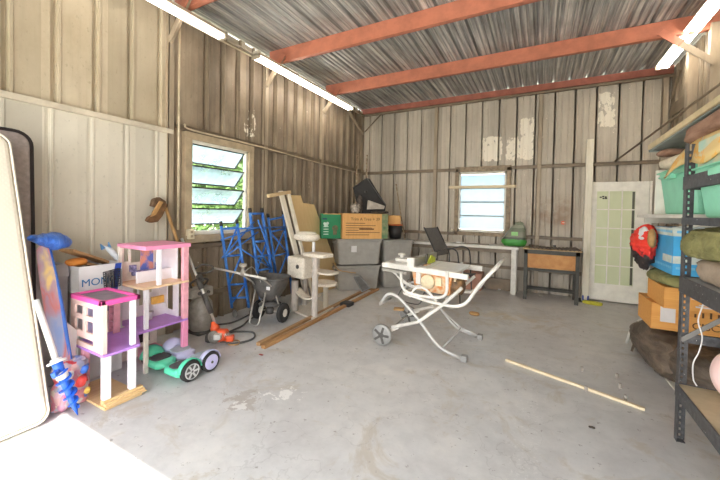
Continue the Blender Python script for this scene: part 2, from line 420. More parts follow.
# girts
def girt_y(x0, x1, z, lab, m='girt_dark'):
    mb = MB(); mb.box(x0, BY-.045, z-.03, x1, BY-.039, z+.03); mb.box(x0, BY-.06, z+.024, x1, BY-.0, z+.03); mb.box(x0, BY-.05, z-.03, x1, BY-.0, z-.024)
    struct(mb.build('wall_girt', m), lab, 'wall girt')
girt_y(LX, 1.74, 2.345, 'horizontal steel girt across the back wall above the window')
girt_y(LX, W2[0], 1.03, 'low steel girt on back wall behind the chair'); girt_y(W2[1], 1.74, 1.03, 'low steel girt on back wall behind the soil bag')
girt_y(LX, 1.74, .42, 'lowest steel girt on back wall under the workbench')
def girt_x(y0, y1, z, lab, m='girt_dark'):
    mb = MB(); mb.box(LX+.04, y0, z-.03, LX+.046, y1, z+.03); mb.box(LX, y0, z+.024, LX+.06, y1, z+.03); mb.box(LX, y0, z-.03, LX+.05, y1, z-.024); mb.box(LX, y0, z-.03, LX+.046, y0+.005, z+.03)
    struct(mb.build('wall_girt', m), lab, 'wall girt')
girt_x(2.42, BY, 2.395, 'horizontal steel girt on left wall above the louvre window')
girt_x(2.4, BY, .98, 'mid-height steel girt on left wall behind the blue frames'); girt_x(2.4, BY, .36, 'low steel girt near the floor on left wall')
mb = MB(); mb.box(LX+.02, FY, 2.29, LX+.06, 2.39, 2.34); struct(mb.build('trim_3', 'angle_white'), 'pale metal cap over the white lower panels', 'trim')
# right wall framing seen above the boards
mb = MB(); mb.box(RX-.03, 6.15, 3.02, RX, 7.0, 3.2); mb.box(RX-.03, 6.9, 2.4, RX, 6.94, 3.02); mb.box(RX-.025, 6.15, 2.96, RX, 6.9, 2.975); struct(mb.build('trim_4', 'girt_dark'), 'dark steel header on right wall near the corner', 'trim')
mb = MB(); mb.box(RX-.045, FY, 2.3, RX-.0, BY, 2.36); struct(mb.build('wall_girt', 'girt_dark'), 'steel girt on the right wall', 'wall girt')

# knee braces
def knee(p, q, lab, w=.07, orange=True, m='post_tan'):
    mb = MB(); mb.bar(p, q, w, .012, (0, 1, 0)); mb.bar(Vector(p)+Vector((0, .022, 0)), Vector(q)+Vector((0, .022, 0)), .012, .04, (0, 1, 0))
    o = mb.build('knee_brace', m); struct(o, lab, 'knee brace')
    if orange:
        p, q = Vector(p), Vector(q); s = q+(q-p).normalized()*.02; r = p.lerp(q, .62)
        b2 = MB(); b2.bar(r-Vector((0, .012, 0)), s-Vector((0, .012, 0)), w+.012, .012, (0, 1, 0)); b2.build('orange_end', 'purlin_orange', o)
for y, lab in ((2.37, 'knee brace at the post beside the louvre window'), (3.87, 'knee brace at the middle post on left wall'), (5.38, 'knee brace at the rear post on left wall')):
    knee((LX+.09, y-.06, 3.30), (LX+.42, y-.06, 3.70), lab)
knee((RX-.08, 5.30, 3.22), (RX-.56, 5.30, 3.66), 'knee brace between orange purlin and right wall post')
mb = MB(); mb.bar((LX+.08, 6.96, 3.25), (LX+.06, 6.2, 3.68), .05, .04); struct(mb.build('knee_brace', 'post_tan'), 'steel brace rising from left corner post along the left wall', 'knee brace')
mb = MB(); mb.bar((LX+.12, 6.97, 3.30), (LX+.55, 6.97, 3.68), .012, .03, (0, 1, 0)); struct(mb.build('knee_brace', 'girt_dark'), 'thin steel brace in the upper left corner of back wall', 'knee brace')
mb = MB(); mb.bar((RX-.03, 6.95, 3.3), (RX-.03, 6.65, 3.64), .03, .02); struct(mb.build('knee_brace', 'girt_dark'), 'dark brace in the upper right corner', 'knee brace')

# ---------------------------------------------------------------- windows
t = NT('louvre_glass'); co = t.co(); n = t.noise(co, 3, 4, .6)
t.n.remove(t.b); tr = t.node('ShaderNodeBsdfTransparent'); tr.inputs[0].default_value = (.8, .86, .86, 1)
tl = t.node('ShaderNodeBsdfTranslucent'); tl.inputs[0].default_value = (.46, .54, .56, 1)
gl = t.node('ShaderNodeBsdfGlossy'); gl.inputs['Roughness'].default_value = .1; gl.inputs[0].default_value = (1, 1, 1, 1)
m1 = t.node('ShaderNodeMixShader'); m2 = t.node('ShaderNodeMixShader')
t.l.new(t.ramp(n, [(.35, .35), (.7, .75)]), m1.inputs[0]); t.l.new(tr.outputs[0], m1.inputs[1]); t.l.new(tl.outputs[0], m1.inputs[2])
m2.inputs[0].default_value = .14; t.l.new(m1.outputs[0], m2.inputs[1]); t.l.new(gl.outputs[0], m2.inputs[2]); t.l.new(m2.outputs[0], t.out.inputs[0])
t = NT('frosted_glass'); co = t.co(); n = t.noise(co, 2.5, 4, .6); t.n.remove(t.b)
tr = t.node('ShaderNodeBsdfTransparent'); tr.inputs[0].default_value = (.3, .42, .5, 1); tl = t.node('ShaderNodeBsdfTranslucent'); tl.inputs[0].default_value = (.38, .44, .48, 1)
m1 = t.node('ShaderNodeMixShader'); t.l.new(t.ramp(n, [(.3, .75), (.7, .95)]), m1.inputs[0]); t.l.new(tr.outputs[0], m1.inputs[1]); t.l.new(tl.outputs[0], m1.inputs[2])
gl = t.node('ShaderNodeBsdfGlossy'); gl.inputs['Roughness'].default_value = .2; m2 = t.node('ShaderNodeMixShader'); m2.inputs[0].default_value = .08
t.l.new(m1.outputs[0], m2.inputs[1]); t.l.new(gl.outputs[0], m2.inputs[2]); t.l.new(m2.outputs[0], t.out.inputs[0])
mat('dark_frame', (62, 66, 62), .45, .3, .1); mat('rail_grey', (134, 146, 140), .45, .2, .1); mat('window_tan', (178, 160, 132), .5, 0, .12, 7); mat('window_white', (226, 222, 210), .5, 0, .08, 6)
mat('window_rust', (150, 132, 108), .6, 0, .2, 14)
# louvre window, left wall
w = thing('window_1', (LX, (W1[0]+W1[1])/2, W1[2]), 'louvre window on the left wall with tilted glass slats and trees outside', 'window'); w['kind'] = 'structure'
y0, y1, z0, z1 = W1; mb = MB(); fx = LX+.07
for a in ((y0-.09, y0, z0, z1), (y1, y1+.09, z0, z1)): mb.box(LX-.05, a[0], a[2], fx, a[1], a[3])
mb.box(LX-.05, y0-.09, z1, fx, y1+.09, z1+.08); mb.box(LX-.05, y0-.09, z0-.09, fx+.02, y1+.09, z0)
mb.build('window_frame', 'window_tan', w, bevel=.006)
mb = MB(); mb.box(LX-.03, y0, z0, LX+.03, y0+.03, z1); mb.box(LX-.03, y1-.03, z0, LX+.03, y1, z1); mb.box(LX-.03, y0, z1-.035, LX+.03, y1, z1); mb.box(LX-.03, y0, z0, LX+.04, y1, z0+.05)
mb.build('inner_frame', 'window_white', w, bevel=.003)
nz = 4; hh = (z1-z0-.10)/nz
for k in range(nz):
    zt = z1-.04-hh*k; zb = zt-hh*.96
    ox, iz = .30, .0
    # slat hinged at its top edge, swung outwards at the bottom
    a = V(LX-.01, y0+.03, zt); b = V(LX-.01, y1-.03, zt); c_ = V(LX-.2, y1-.03, zb+.05); d_ = V(LX-.2, y0+.03, zb+.05)
    mb = MB(); nrm = (b-a).cross(d_-a).normalized()*.005; mb.prism([a, b, c_, d_], nrm)
    s = mb.build('glass_slat', 'louvre_glass', w)
    mb = MB()
    for p, q in ((a, b), (b, c_), (c_, d_), (d_, a)): mb.bar(p, q, .018, .018)
    mb.build('slat_frame', 'dark_frame', s)
# rear window
w = thing('window_2', ((W2[0]+W2[1])/2, BY, W2[2]), 'rear window with four pale blue frosted panes above the workbench', 'window'); w['kind'] = 'structure'
x0, x1, z0, z1 = W2; mb = MB()
mb.box(x0-.07, BY-.08, z0-.07, x0, BY+.05, z1+.07); mb.box(x1, BY-.08, z0-.07, x1+.08, BY+.05, z1+.07); mb.box(x0-.07, BY-.08, z1, x1+.08, BY+.05, z1+.10); mb.box(x0-.07, BY-.08, z0-.07, x1+.08, BY+.05, z0)
mb.build('window_frame', 'window_rust', w, bevel=.005)
mb = MB(); mb.box(x0, BY-.04, z0, x0+.035, BY+.02, z1); mb.box(x1-.035, BY-.04, z0, x1, BY+.02, z1); mb.box(x0, BY-.04, z1-.05, x1, BY+.02, z1); mb.box(x0, BY-.04, z0, x1, BY+.02, z0+.05)
mb.build('inner_frame', 'window_white', w, bevel=.003)
hh = (z1-z0-.1)/4
for k in range(4):
    za = z0+.05+hh*k; s = MB().box(x0+.035, BY-.012, za+.012, x1-.035, BY-.006, za+hh-.012).build('pane', 'frosted_glass', w)
    if k: MB().box(x0+.035, BY-.03, za-.012, x1-.035, BY+.01, za+.012).build('rail', 'rail_grey', w)
# board screwed across the rear window
wood('pine_pale', (205, 186, 150), (226, 210, 178), 0); wood('pine_pale_y', (200, 172, 128), (222, 196, 154), 1); wood('pine_z', (206, 190, 160), (228, 214, 188), 2)
wood('pine_brown', (150, 108, 66), (186, 142, 94), 1); wood('plywood', (192, 160, 112), (214, 186, 140), 2, 2)
tag(MB().box(-1.69, BY-.122, 1.955, -.42, BY-.08, 2.01).build('wooden_batten', 'pine_pale', bevel=.003), 'pale wooden batten fixed across the rear window', 'wooden batten')

# ---------------------------------------------------------------- pipes, conduits and wall fittings
def pipe(name, pts, r, m, lab, cat, group=None, **k):
    return tag(MB().tube(pts, r, 8, **k).build(name, m, smooth=True), lab, cat, group)
x = LX+.13
o = pipe('conduit', [(x, 2.405, 3.74), (x, 2.405, 1.2)], .013, 'conduit_tan', 'pale vertical conduit beside the louvre window down to the outlet', 'conduit')
pipe('conduit', fillet([(x, 2.40, 3.58), (x, 4.2, 3.62), (x, 6.9, 3.66)], .05), .011, 'conduit_tan', 'thin conduit running along left wall under the eave', 'conduit')
pipe('conduit', smoothpath([(LX+.09, 2.5, 2.43), (LX+.09, 2.62, 2.38), (LX+.09, 3.6, 2.38), (LX+.09, 5.4, 2.34), (LX+.09, 6.8, 2.33)], 5), .010, 'conduit_tan', 'thin conduit running level above the louvre window', 'conduit')
pipe('steel_pipe', [(LX+.16, 6.55, 2.72), (LX+.14, 6.55, 0.0)], .018, 'rusty_pipe', 'shorter rusty pipe standing in the left corner', 'pipe')
pipe('steel_pipe', [(LX+.25, 6.85, 2.74), (LX+.24, 6.85, 0.0)], .02, 'rusty_pipe', 'rusty pipe with chipped white paint in the left corner', 'pipe')
a = V(1.07, 7.02, 2.37); b = at(720, 84, X=1.6); b = a+(b-a)*1.25
pipe('steel_rod', [a, b], .014, 'girt_dark', 'thin steel rod slanting up across the right corner', 'rod')
mat('ivory', (226, 214, 184), .4, 0, .05)
o = thing('outlet_box', (LX+.1, 2.60, 1.11), 'ivory electrical outlet box on the post by the louvre window', 'outlet')
mb = MB().box(LX+.06, 2.545, 1.08, LX+.12, 2.625, 1.20); mb.build('box', 'ivory', o, bevel=.006)
mb = MB(); [mb.box(LX+.12, 2.570, z, LX+.123, 2.60, z+.03) for z in (1.10, 1.15)]; mb.build('socket', 'window_tan', o)
mat('junction_white', (222, 214, 196), .4)
tag(MB().lathe((-1.62, BY-.002, 1.10), (0, -1, 0), [(.035, 0), (.035, .03), (.02, .04)], 16).build('junction_box', 'junction_white', bevel=.003), 'small round white junction box below left of the rear window', 'junction box')
mat('sticker_orange', (226, 96, 62), .5); 
o = tag(MB().box(.33, BY-.004, 1.285, .40, BY-.001, 1.345).build('sticker', 'sticker_orange'), 'small orange sticker on back wall left of the glazed door', 'sticker')
MB().box(.345, BY-.006, 1.31, .385, BY-.004, 1.325).build('sticker_stripe', 'ivory', o)

# light fixtures
for nm, st in (('tube_fill', 8.5), ('tube_fill_dim', 2.0)):
    t = NT(nm); t.b.inputs['Emission Color'].default_value = (1, .95, .88, 1); t.b.inputs['Emission Strength'].default_value = st; t.set((.9, .88, .82, 1), .4)  # glow added as fill light towards the back wall; real tubes are off
mat('fixture_cream', (236, 226, 204), .4, 0, .05); mat('fixture_end', (190, 178, 156), .4)
def fixture(p, q, lab, w=.13, tm='tube_fill'):
    p, q = V(p), V(q); d = (q-p).normalized(); sd = d.cross(V(0, 0, 1)).normalized()
    o = thing('light_fixture', (p+q)/2, lab, 'light fixture')
    up = V(0, 0, 1)
    def P(x, a, b): return x+sd*a+up*b
    mb = MB(); h = w/2
    mb.prism([P(p, -h*.45, .04), P(p, h*.45, .04), P(p, h, -.012), P(p, h, -.018), P(p, -h, -.018), P(p, -h, -.012)], q-p)
    mb.build('housing', 'fixture_cream', o)
    for s in (-1, 1):
        mb = MB().tube([P(p, s*h*.62, -.045)+d*.04, P(q, s*h*.62, -.045)-d*.04], .013, 10); mb.build('lamp_tube', tm, o, smooth=True)
    for e, sg in ((p, 1), (q, -1)):
        mb = MB().obox(e+d*sg*.018-up*.028, d*.018, sd*h, up*.03); mb.build('end_cap', 'fixture_end', o)
_a = at(224, 38, X=LX+.36); _b = at(255, 56, X=LX+.36); _c = at(351, 109, X=LX+.36); _d = at(662, 67, Z=3.66)
fixture((LX+.36, 1.0, _a.z+.03), (LX+.36, _a.y, _a.z+.03), 'long fluorescent fixture over the left wall, nearer one', tm='tube_fill_dim')
fixture((LX+.36, _b.y, _b.z+.03), (LX+.36, _c.y, _c.z+.03), 'long fluorescent fixture over the left wall, farther one')
fixture((_d.x, 3.0, 3.68), (_d.x, _d.y, 3.68), 'long fluorescent fixture over the right side of the garage', .16)
# ---------------------------------------------------------------- left side things
mat('rim_white', (214, 210, 202), .5)
t = NT('quilt_cream'); co = t.co()
w1 = t.node('ShaderNodeTexWave', wave_type='BANDS', bands_direction='DIAGONAL'); w1.inputs['Scale'].default_value = 22
t.l.new(t.co((1, 1, 1)), w1.inputs[0]); w2 = t.node('ShaderNodeTexWave', wave_type='BANDS', bands_direction='DIAGONAL'); w2.inputs['Scale'].default_value = 22
t.l.new(t.co((1, -1, 1)), w2.inputs[0]); h = t.math('MULTIPLY', w1.outputs[1], w2.outputs[1])
t.set(t.ramp(h, [(0, rgb(202, 193, 178)), (1, rgb(206, 197, 182))]), .85); t.bump(h, .12, .004)
mat('mattress_border', (150, 138, 132), .8, 0, .1, 30, bump=.2); mat('mattress_piping', (36, 28, 27), .7)
def rounded_slab(y0, y1, z0, z1, r, x, lean, th, n=6):
    """outline with rounded corners standing on the YZ plane, leaning back to -X"""
    pts = []
    for cy, cz, a0 in ((y1-r, z1-r, 0), (y0+r, z1-r, PI/2), (y0+r, z0+r, PI), (y1-r, z0+r, 1.5*PI)):
        for i in range(n+1):
            a = a0+PI/2*i/n; pts.append((cy+r*math.cos(a), cz+r*math.sin(a)))
    return [V(x-lean*(z-z0), y, z) for y, z in pts]
o = thing('mattress', (-2.95, .3, 0), 'cream quilted mattress leaning on end against the left wall', 'mattress')
pts = rounded_slab(-.53, .985, .03, 1.92, .07, -2.835, .18, .2)
for p in pts: p.y -= .10*max(0, p.z/1.9) if p.y > 0 else 0
MB().prism(pts, (-.19, 0, -.03)).build('body', 'quilt_cream', o, bevel=.03, seg=3)
for k in (0.0,):
    MB().tube([p+V(.0, 0, 0) for p in pts], .007, 6, closed=True).build('piping', 'quilt_cream', o, smooth=True)
o = thing('box_spring', (-3.15, .3, 0), 'dark edged box spring standing behind the cream mattress', 'box spring')
pts = rounded_slab(-.5, .975, .04, 1.985, .09, -3.045, .185, .2)
for p in pts: p.y += .085*(p.z/1.9)**1.5 if p.y > 0 else 0
MB().prism(pts, (-.17, 0, -.03)).build('body', 'mattress_border', o, bevel=.015)
mb = MB(); mb.tube([p+V(-.034, .004 if p.y > .5 else 0, 0) for p in pts], .026, 8, closed=True); mb.build('piping', 'mattress_piping', o, smooth=True)

# printed foam board with blue rim, leaning
t = NT('board_print'); co = t.co(); n = t.noise(t.co((1, 2.2, .8)), 2.6, 3, .5, .8)
t.set(t.ramp(n, [(.3, rgb(120, 150, 200)), (.40, rgb(150, 160, 190)), (.48, rgb(190, 120, 120)), (.55, rgb(176, 150, 160)), (.62, rgb(226, 196, 132))]), .5)
mat('rim_blue', (52, 104, 190), .45); mat('grey_board', (150, 148, 150), .7)
o = thing('bodyboard', (-2.95, 1.13, 0), 'tall printed foam board with blue rim beside the mattress', 'foam board')
def bb(u, v, X): return at(u, v, X=X)
out = [(36, 250, -3.2), (43, 243, -3.2), (50, 250, -3.19), (56, 275, -3.14), (62, 305, -3.08), (67, 335, -3.02), (71, 360, -2.98), (74, 388, -2.93), (66, 392, -2.92), (58, 380, -2.93), (50, 345, -3.0), (44, 310, -3.07), (39, 280, -3.14)]
pts = [at(u, v, X=x) for u, v, x in out]
c0 = sum(pts, V(0, 0, 0))/len(pts)
MB().prism(pts, (-.03, .012, 0)).build('panel', 'board_print', o)
MB().tube([p+V(-.012, 0, 0) for p in pts[2:8]], .014, 8).build('rim', 'rim_blue', o, smooth=True)

t = NT('blue_plastic'); n = t.noise(t.co((6, 6, 2)), 5, 5, .6, 1); t.set(t.ramp(n, [(.3, rgb(38, 84, 176)), (.6, rgb(70, 122, 214)), (.8, rgb(150, 184, 238))]), .3); t.bump(n, .6, .02)
p = at(53, 241, X=-3.2)
mb = MB(); L = at(31, 238, X=-3.12); R_ = at(70, 243, X=-3.33)
ax = (R_-L)
rr = [.008, .03, .05, .062, .06, .05, .012]
def ring(mb, c, ax, r1, r2, n, sd):
    a = ax.cross(V(0, 0, 1)).normalized(); b = a.cross(ax).normalized()
    return [c+a*math.cos(2*PI*k/n)*r1*(1+.25*noise.noise(V(k*.9, sd, 0)))+b*math.sin(2*PI*k/n)*r2*(1+.25*noise.noise(V(k*.9, sd, 5))) for k in range(n)]
vs = []; fs = []; n_ = 16; rr = [.02, .028, .036, .05, .06, .066, .058, .05, .034, .008]
for i, r in enumerate(rr): vs += ring(mb, L+ax*i/(len(rr)-1), ax, r*1.3, r, n_, i*1.7)
for i in range(len(rr)-1):
    for k in range(n_): fs.append((i*n_+k, i*n_+(k+1) % n_, (i+1)*n_+(k+1) % n_, (i+1)*n_+k))
fs += [tuple(range(n_)), tuple(range(len(vs)-n_, len(vs)))[::-1]]
mb.add(vs, fs); tag(mb.build('plastic_bag', 'blue_plastic', smooth=True), 'crumpled blue plastic bag lying on the board tips by the mattress', 'plastic bag')

# umbrella ground auger with white pole
mat('auger_blue', (38, 96, 206), .35, 0, .1); mat('white_plastic', (216, 214, 212), .35, 0, .05); mat('clear_cup', (226, 232, 236), .25)
tip = at(78, 416, Z=.0)+V(0, 0, .005); top = at(56.5, 362, X=-2.80); ax = (top-tip); L = ax.length; ax.normalize()
o = thing('sand_anchor', tip, 'blue screw anchor with a white pole, point resting on the floor', 'sand anchor')
mb = MB(); mb.lathe(tip, ax, [(.002, 0), (.014, .06), (.020, .12), (.026, .34), (.030, L)], 16); mb.build('shaft', 'auger_blue', o, smooth=True)
a = ax.orthogonal().normalized(); b = ax.cross(a); mb = MB(); N = 90; turns = 5.0
pth = []
for i in range(N+1):
    h = .05+.30*i/N; an = 2*PI*turns*i/N; d = a*math.cos(an)+b*math.sin(an); r = .022+.025*min(1, i/N*2.0+.15)
    pth.append((tip+ax*h+d*.012, tip+ax*(h+.004)+d*r))
vs = []; fs = []
for p, q in pth: vs += [p, q, q+ax*.007, p+ax*.009]
for i in range(N):
    for k in range(4): fs.append((4*i+k, 4*i+(k+1) % 4, 4*i+4+(k+1) % 4, 4*i+4+k))
fs += [(0, 1, 2, 3), (4*N+3, 4*N+2, 4*N+1, 4*N)]; mb.add(vs, fs); mb.build('screw_flight', 'auger_blue', o)
mb = MB(); mb.bar(tip+ax*.37-a*.02, tip+ax*.37+a*.02, .05, .04, b); mb.bar(tip+ax*.37-b*.075, tip+ax*.37+b*.03, .03, .03, a); mb.build('handle', 'auger_blue', o, bevel=.006)
MB().lathe(tip+ax*.30, ax, [(.029, 0), (.034, .005), (.034, .05), (.029, .055)], 16).build('collar', 'white_plastic', o, smooth=True)
pt = at(36, 300, X=-2.98); MB().lathe(tip+ax*L*.98, (pt-tip-ax*L*.98), [(.05, 0), (.052, .012), (.03, .02), (.03, .03)], 16).build('flange', 'white_plastic', o)
MB().tube([tip+ax*L*.97, pt], .018, 12).build('pole', 'white_plastic', o, smooth=True)

# bag of small toys
base = at(70, 385, Z=0); base = V(-2.98, 1.13, 0)
t = NT('toy_wrap'); v = t.node('ShaderNodeTexVoronoi'); v.inputs['Scale'].default_value = 26; t.l.new(t.co(), v.inputs['Vector'])
cr = t.node('ShaderNodeSeparateColor'); t.l.new(v.outputs['Color'], cr.inputs[0])
t.set(t.ramp(cr.outputs[0], [(0, rgb(214, 60, 70)), (.2, rgb(236, 180, 190)), (.4, rgb(210, 214, 220)), (.55, rgb(90, 130, 206)), (.7, rgb(240, 226, 200)), (.85, rgb(216, 120, 160)), (1, rgb(190, 190, 196))]), .3)
t.n[-1]
o = thing('toy_bag', base, 'clear bag of small colourful toys behind the blue anchor', 'toy bag')
MB().lump(base+V(.0, .02, .155), (.07, .10, .165), .3, 11, 3, 44, 30, 3.4, .35, True, .12).build('sack', 'toy_wrap', o, smooth=True)
mat('toy_red', (222, 66, 60), .35); mat('toy_pink', (236, 120, 170), .4); mat('toy_yellow', (238, 200, 90), .4); mat('toy_blue', (60, 110, 200), .4)
for k, (dx, dy, dz, mm, r) in enumerate(((.13, .02, .20, 'toy_red', .03), (.12, -.03, .13, 'toy_pink', .022), (.13, .06, .12, 'toy_yellow', .018), (.11, .05, .27, 'toy_blue', .022), (.10, -.03, .26, 'white_plastic', .02))):
    c = base+V(dx, dy, dz); MB().lathe(c-V(0, .0, r), (.3, .2, 1), [(r*.5, 0), (r, r*.5), (r, r*2), (r*.6, r*2.6)], 12).build('toy', mm, o, smooth=True)
# white leaning panel
o = tag(MB().prism([at(66, 322, X=-3.08), at(77, 330, X=-3.1), at(75, 372, X=-3.02), at(66, 362, X=-3.0)], (-.012, 0, 0)).build('foam_panel', 'white_plastic'), 'small white panel between printed board and dollhouse', 'panel')

# cardboard goods behind the dollhouse
wood('cardboard', (186, 146, 98), (202, 162, 112), 2, 3, .8, .05); wood('cardboard_light', (206, 176, 132), (218, 190, 148), 0, 3, .8, .05)
mat('box_grey', (176, 172, 172), .7, 0, .08); mat('box_white', (214, 212, 212), .6, 0, .06, 3); mat('navy_print', (36, 66, 156), .5); mat('teal_print', (40, 110, 160), .5)
mat('box_dark', (104, 82, 60), .8)
def carton(name, c, a, b, h, m, lab, cat='cardboard box', open_top=False, flap_m=None, th=.006, flaps=()):
    """c corner on the base; a, b edge vectors; open or closed carton built of walls"""
    c, a, b = V(c), V(a), V(b); up = V(0, 0, 1)
    if a.cross(b).z < 0: a, b = b, a
    o = thing(name, c+(a+b)/2, lab, cat); mb = MB(); an, bn = a.normalized()*th, b.normalized()*th
    mb.prism([c, c+a, c+a+b, c+b], up*th)
    for p, q, n in ((c, a, bn), (c+b-bn, a, bn), (c, b, an), (c+a-an, b, an)): mb.prism([p, p+q, p+q+n, p+n], up*h)
    if not open_top: mb.prism([c+up*(h-th), c+a+up*(h-th), c+a+b+up*(h-th), c+b+up*(h-th)], up*th)
    mb.build('carton_body', m, o, bevel=.003)
    if not open_top:
        mb = MB(); mid = c+b*.5+up*(h+.0008); mb.obox(mid+a*.5, a/2, b.normalized()*.025, up*.0006); mb.build('packing_tape', 'cardboard_light', o)
    for e, ang, ln in flaps:
        p, q, outw = ((c, c+a, -b), (c+a, c+a+b, a), (c+a+b, c+b, b), (c+b, c, -a))[e]
        outw = outw.normalized(); d = (outw*math.cos(ang)+up*math.sin(ang))*ln
        MB().prism([p+up*h, q+up*h, q+up*h+d, p+up*h+d], outw.cross(q-p).normalized()*th).build('flap', flap_m or m, o)
    return o
# grey open box by the printed board
carton('cardboard_box', (-3.64, 1.07, 0), (.22, 0, 0), (0, .23, 0), .97, 'box_grey', 'tall grey open carton with folded flaps behind the dollhouse terrace', open_top=True, flap_m='box_grey', flaps=((1, -1.35, .10),))
# big white box with stripe and blue letters
o = carton('cardboard_box', (-3.62, 1.315, 0), (.345, 0, 0), (0, .325, 0), .955, 'box_white', 'large white carton with navy stripe and blue lettering behind the dollhouse', open_top=True)
c = V(-3.62, 1.315, 0); a = V(.345, 0, 0); b = V(0, .325, 0); f0 = c+a; bn = b.normalized(); nn = a.normalized()
mb = MB(); e = .003
mb.prism([f0+b*.60+nn*e+V(0, 0, .55), f0+b*.80+nn*e+V(0, 0, .55), f0+b*.97+nn*e+V(0, 0, .953), f0+b*.82+nn*e+V(0, 0, .953)], nn*.001); mb.build('stripe', 'navy_print', o)
text('MONO', 'lettering', 'teal_print', .085, f0+bn*.015+nn*.004+V(0, 0, .79), bn, (0, 0, 1), o)
# timber offcuts on the boxes
wood('plank_old', (150, 112, 74), (190, 152, 108), 1)
for k, (p, q, w_, lab) in enumerate(((at(66, 250, X=-3.45), at(117, 266, X=-3.6), .14, 'old wooden plank slanting over the open cartons'), (at(80, 262, X=-3.42), at(118, 272, X=-3.5), .07, 'narrow wooden offcut lying under the slanting plank'))):
    tag(MB().bar(p, q, w_, .022).build('wooden_plank', 'plank_old', bevel=.002), lab, 'wooden plank')
tag(MB().lump(at(76, 262, X=-3.42), (.07, .07, .03), .2, 8, 1).build('glove', mat('glove_orange', (208, 130, 50), .7), smooth=True), 'orange leather scrap in the top of the grey carton', 'leather scrap')
# toy dolphin
mat('dolphin_blue', (96, 148, 196), .35); mat('dolphin_white', (214, 222, 228), .35)
p = [at(122, 263, X=-3.42), at(117, 258, X=-3.42), at(112, 252, X=-3.42), at(107, 248, X=-3.42), at(104, 246, X=-3.42)]
o = thing('toy_dolphin', p[0], 'small blue and white toy dolphin standing on the white carton', 'toy dolphin')
MB().tube(smoothpath(p, 3), [.010, .014, .018, .022, .024, .026, .026, .024, .020, .017, .012, .009, .004][:len(smoothpath(p, 3))], 10).build('body', 'dolphin_white', o, smooth=True)
mb = MB(); q = at(110, 248, X=-3.42); mb.prism([at(113, 251, X=-3.41), at(109, 242, X=-3.41), at(108, 249, X=-3.41)], (-.015, 0, 0)); mb.prism([at(106, 248, X=-3.40), at(102, 250, X=-3.38), at(101, 244, X=-3.4)], (-.015, 0, 0)); mb.build('fin', 'dolphin_blue', o)
# black wire basket on the carton edge
mat('black_plastic', (40, 38, 38), .5); mat('black_rubber', (46, 44, 43), .8); mat('dark_grey', (86, 84, 82), .6)
q = [at(112, 274, X=-3.12), at(127, 270, X=-3.12), at(127, 287, X=-3.12), at(113, 290, X=-3.12)]
q = [V(p.x-.1, p.y, p.z) for p in q]
mb = MB()
for i in range(8): mb.tube([q[0].lerp(q[3], i/7), q[1].lerp(q[2], i/7)], .0032, 6); mb.tube([q[0].lerp(q[3], i/7)+V(-.04, 0, 0), q[1].lerp(q[2], i/7)+V(-.04, 0, 0)], .003, 6)
for t_ in (0, .5, 1): mb.tube([q[0].lerp(q[1], t_), q[3].lerp(q[2], t_)], .006, 6); mb.tube([q[0].lerp(q[1], t_)+V(-.04, 0, 0), q[3].lerp(q[2], t_)+V(-.04, 0, 0)], .003, 6)
for i in (0, 2, 4, 6, 7):
    for s_ in (0, 1): mb.tube([q[s_].lerp(q[3-s_], i/7), q[s_].lerp(q[3-s_], i/7)+V(-.04, 0, 0)], .003, 6)
tag(mb.build('wire_basket', 'black_plastic'), 'small black wire basket between white carton and pink dollhouse', 'wire basket')

# ---------------------------------------------------------------- dollhouse
mat('doll_pink', (236, 150, 186), .4, 0, .05); mat('doll_hot_pink', (240, 92, 170), .4, 0, .05); mat('doll_blush', (240, 206, 196), .45, 0, .05)
mat('doll_white', (238, 234, 238), .4, 0, .03); mat('doll_purple', (190, 138, 222), .4, 0, .06); mat('doll_peach', (238, 206, 166), .5, 0, .05); mat('doll_grey', (140, 128, 136), .6)
mat('doll_rose', (232, 168, 180), .45); mat('doll_cream', (236, 226, 214), .5); mat('toy_lilac', (196, 190, 226), .4); mat('window_black', (60, 52, 56), .5)
wood('step_pine', (214, 176, 120), (236, 204, 152), 1, 4)
o = thing('dollhouse', (-3.05, 1.65, 0), 'pink and purple three-storey dollhouse with terrace on the concrete floor', 'dollhouse')
# terrace block
TX0, TX1, TY0, TY1 = -3.20, -2.74, 1.25, 1.455
mb = MB(); mb.box(TX0, TY0-.02, 0, TX1+.06, TY1+.03, .018); mb.build('base_board', 'step_pine', o, bevel=.003)
mb = MB()
for i in range(3): mb.box(TX1-.02+i*.025, TY0-.01, .018, TX1+.0+i*.025+.02, TY1+.06, .05-.012*i)
mb.build('front_step', 'step_pine', o, bevel=.003)
mb = MB(); mb.prism([(TX0, TY0-.02, .37), (TX1+.03, TY0-.02, .37), (TX1+.03, TY1+.03, .37), (-2.96, TY1+.15, .37), (-2.975, 2.07, .37), (-3.42, 2.07, .37), (-3.42, 1.66, .37), (-3.22, 1.66, .37), (TX0, 1.5, .37)], (0, 0, .018)); mb.build('purple_deck', 'doll_purple', o, bevel=.003)
def dp(x, y, z0, z1, w, d, m, nm='post'): MB().box(x-w/2, y-d/2, z0, x+w/2, y+d/2, z1).build(nm, m, o, bevel=.004)
dp(TX1-.01, TY0+.02, .05, .37, .045, .05, 'doll_white'); dp(TX1-.01, TY1-.01, .05, .37, .045, .045, 'doll_white'); dp(TX0+.17, TY0+.01, .018, .37, .04, .045, 'doll_rose')
dp(TX1-.01, TY1-.005, .388, .74, .035, .035, 'doll_white'); 
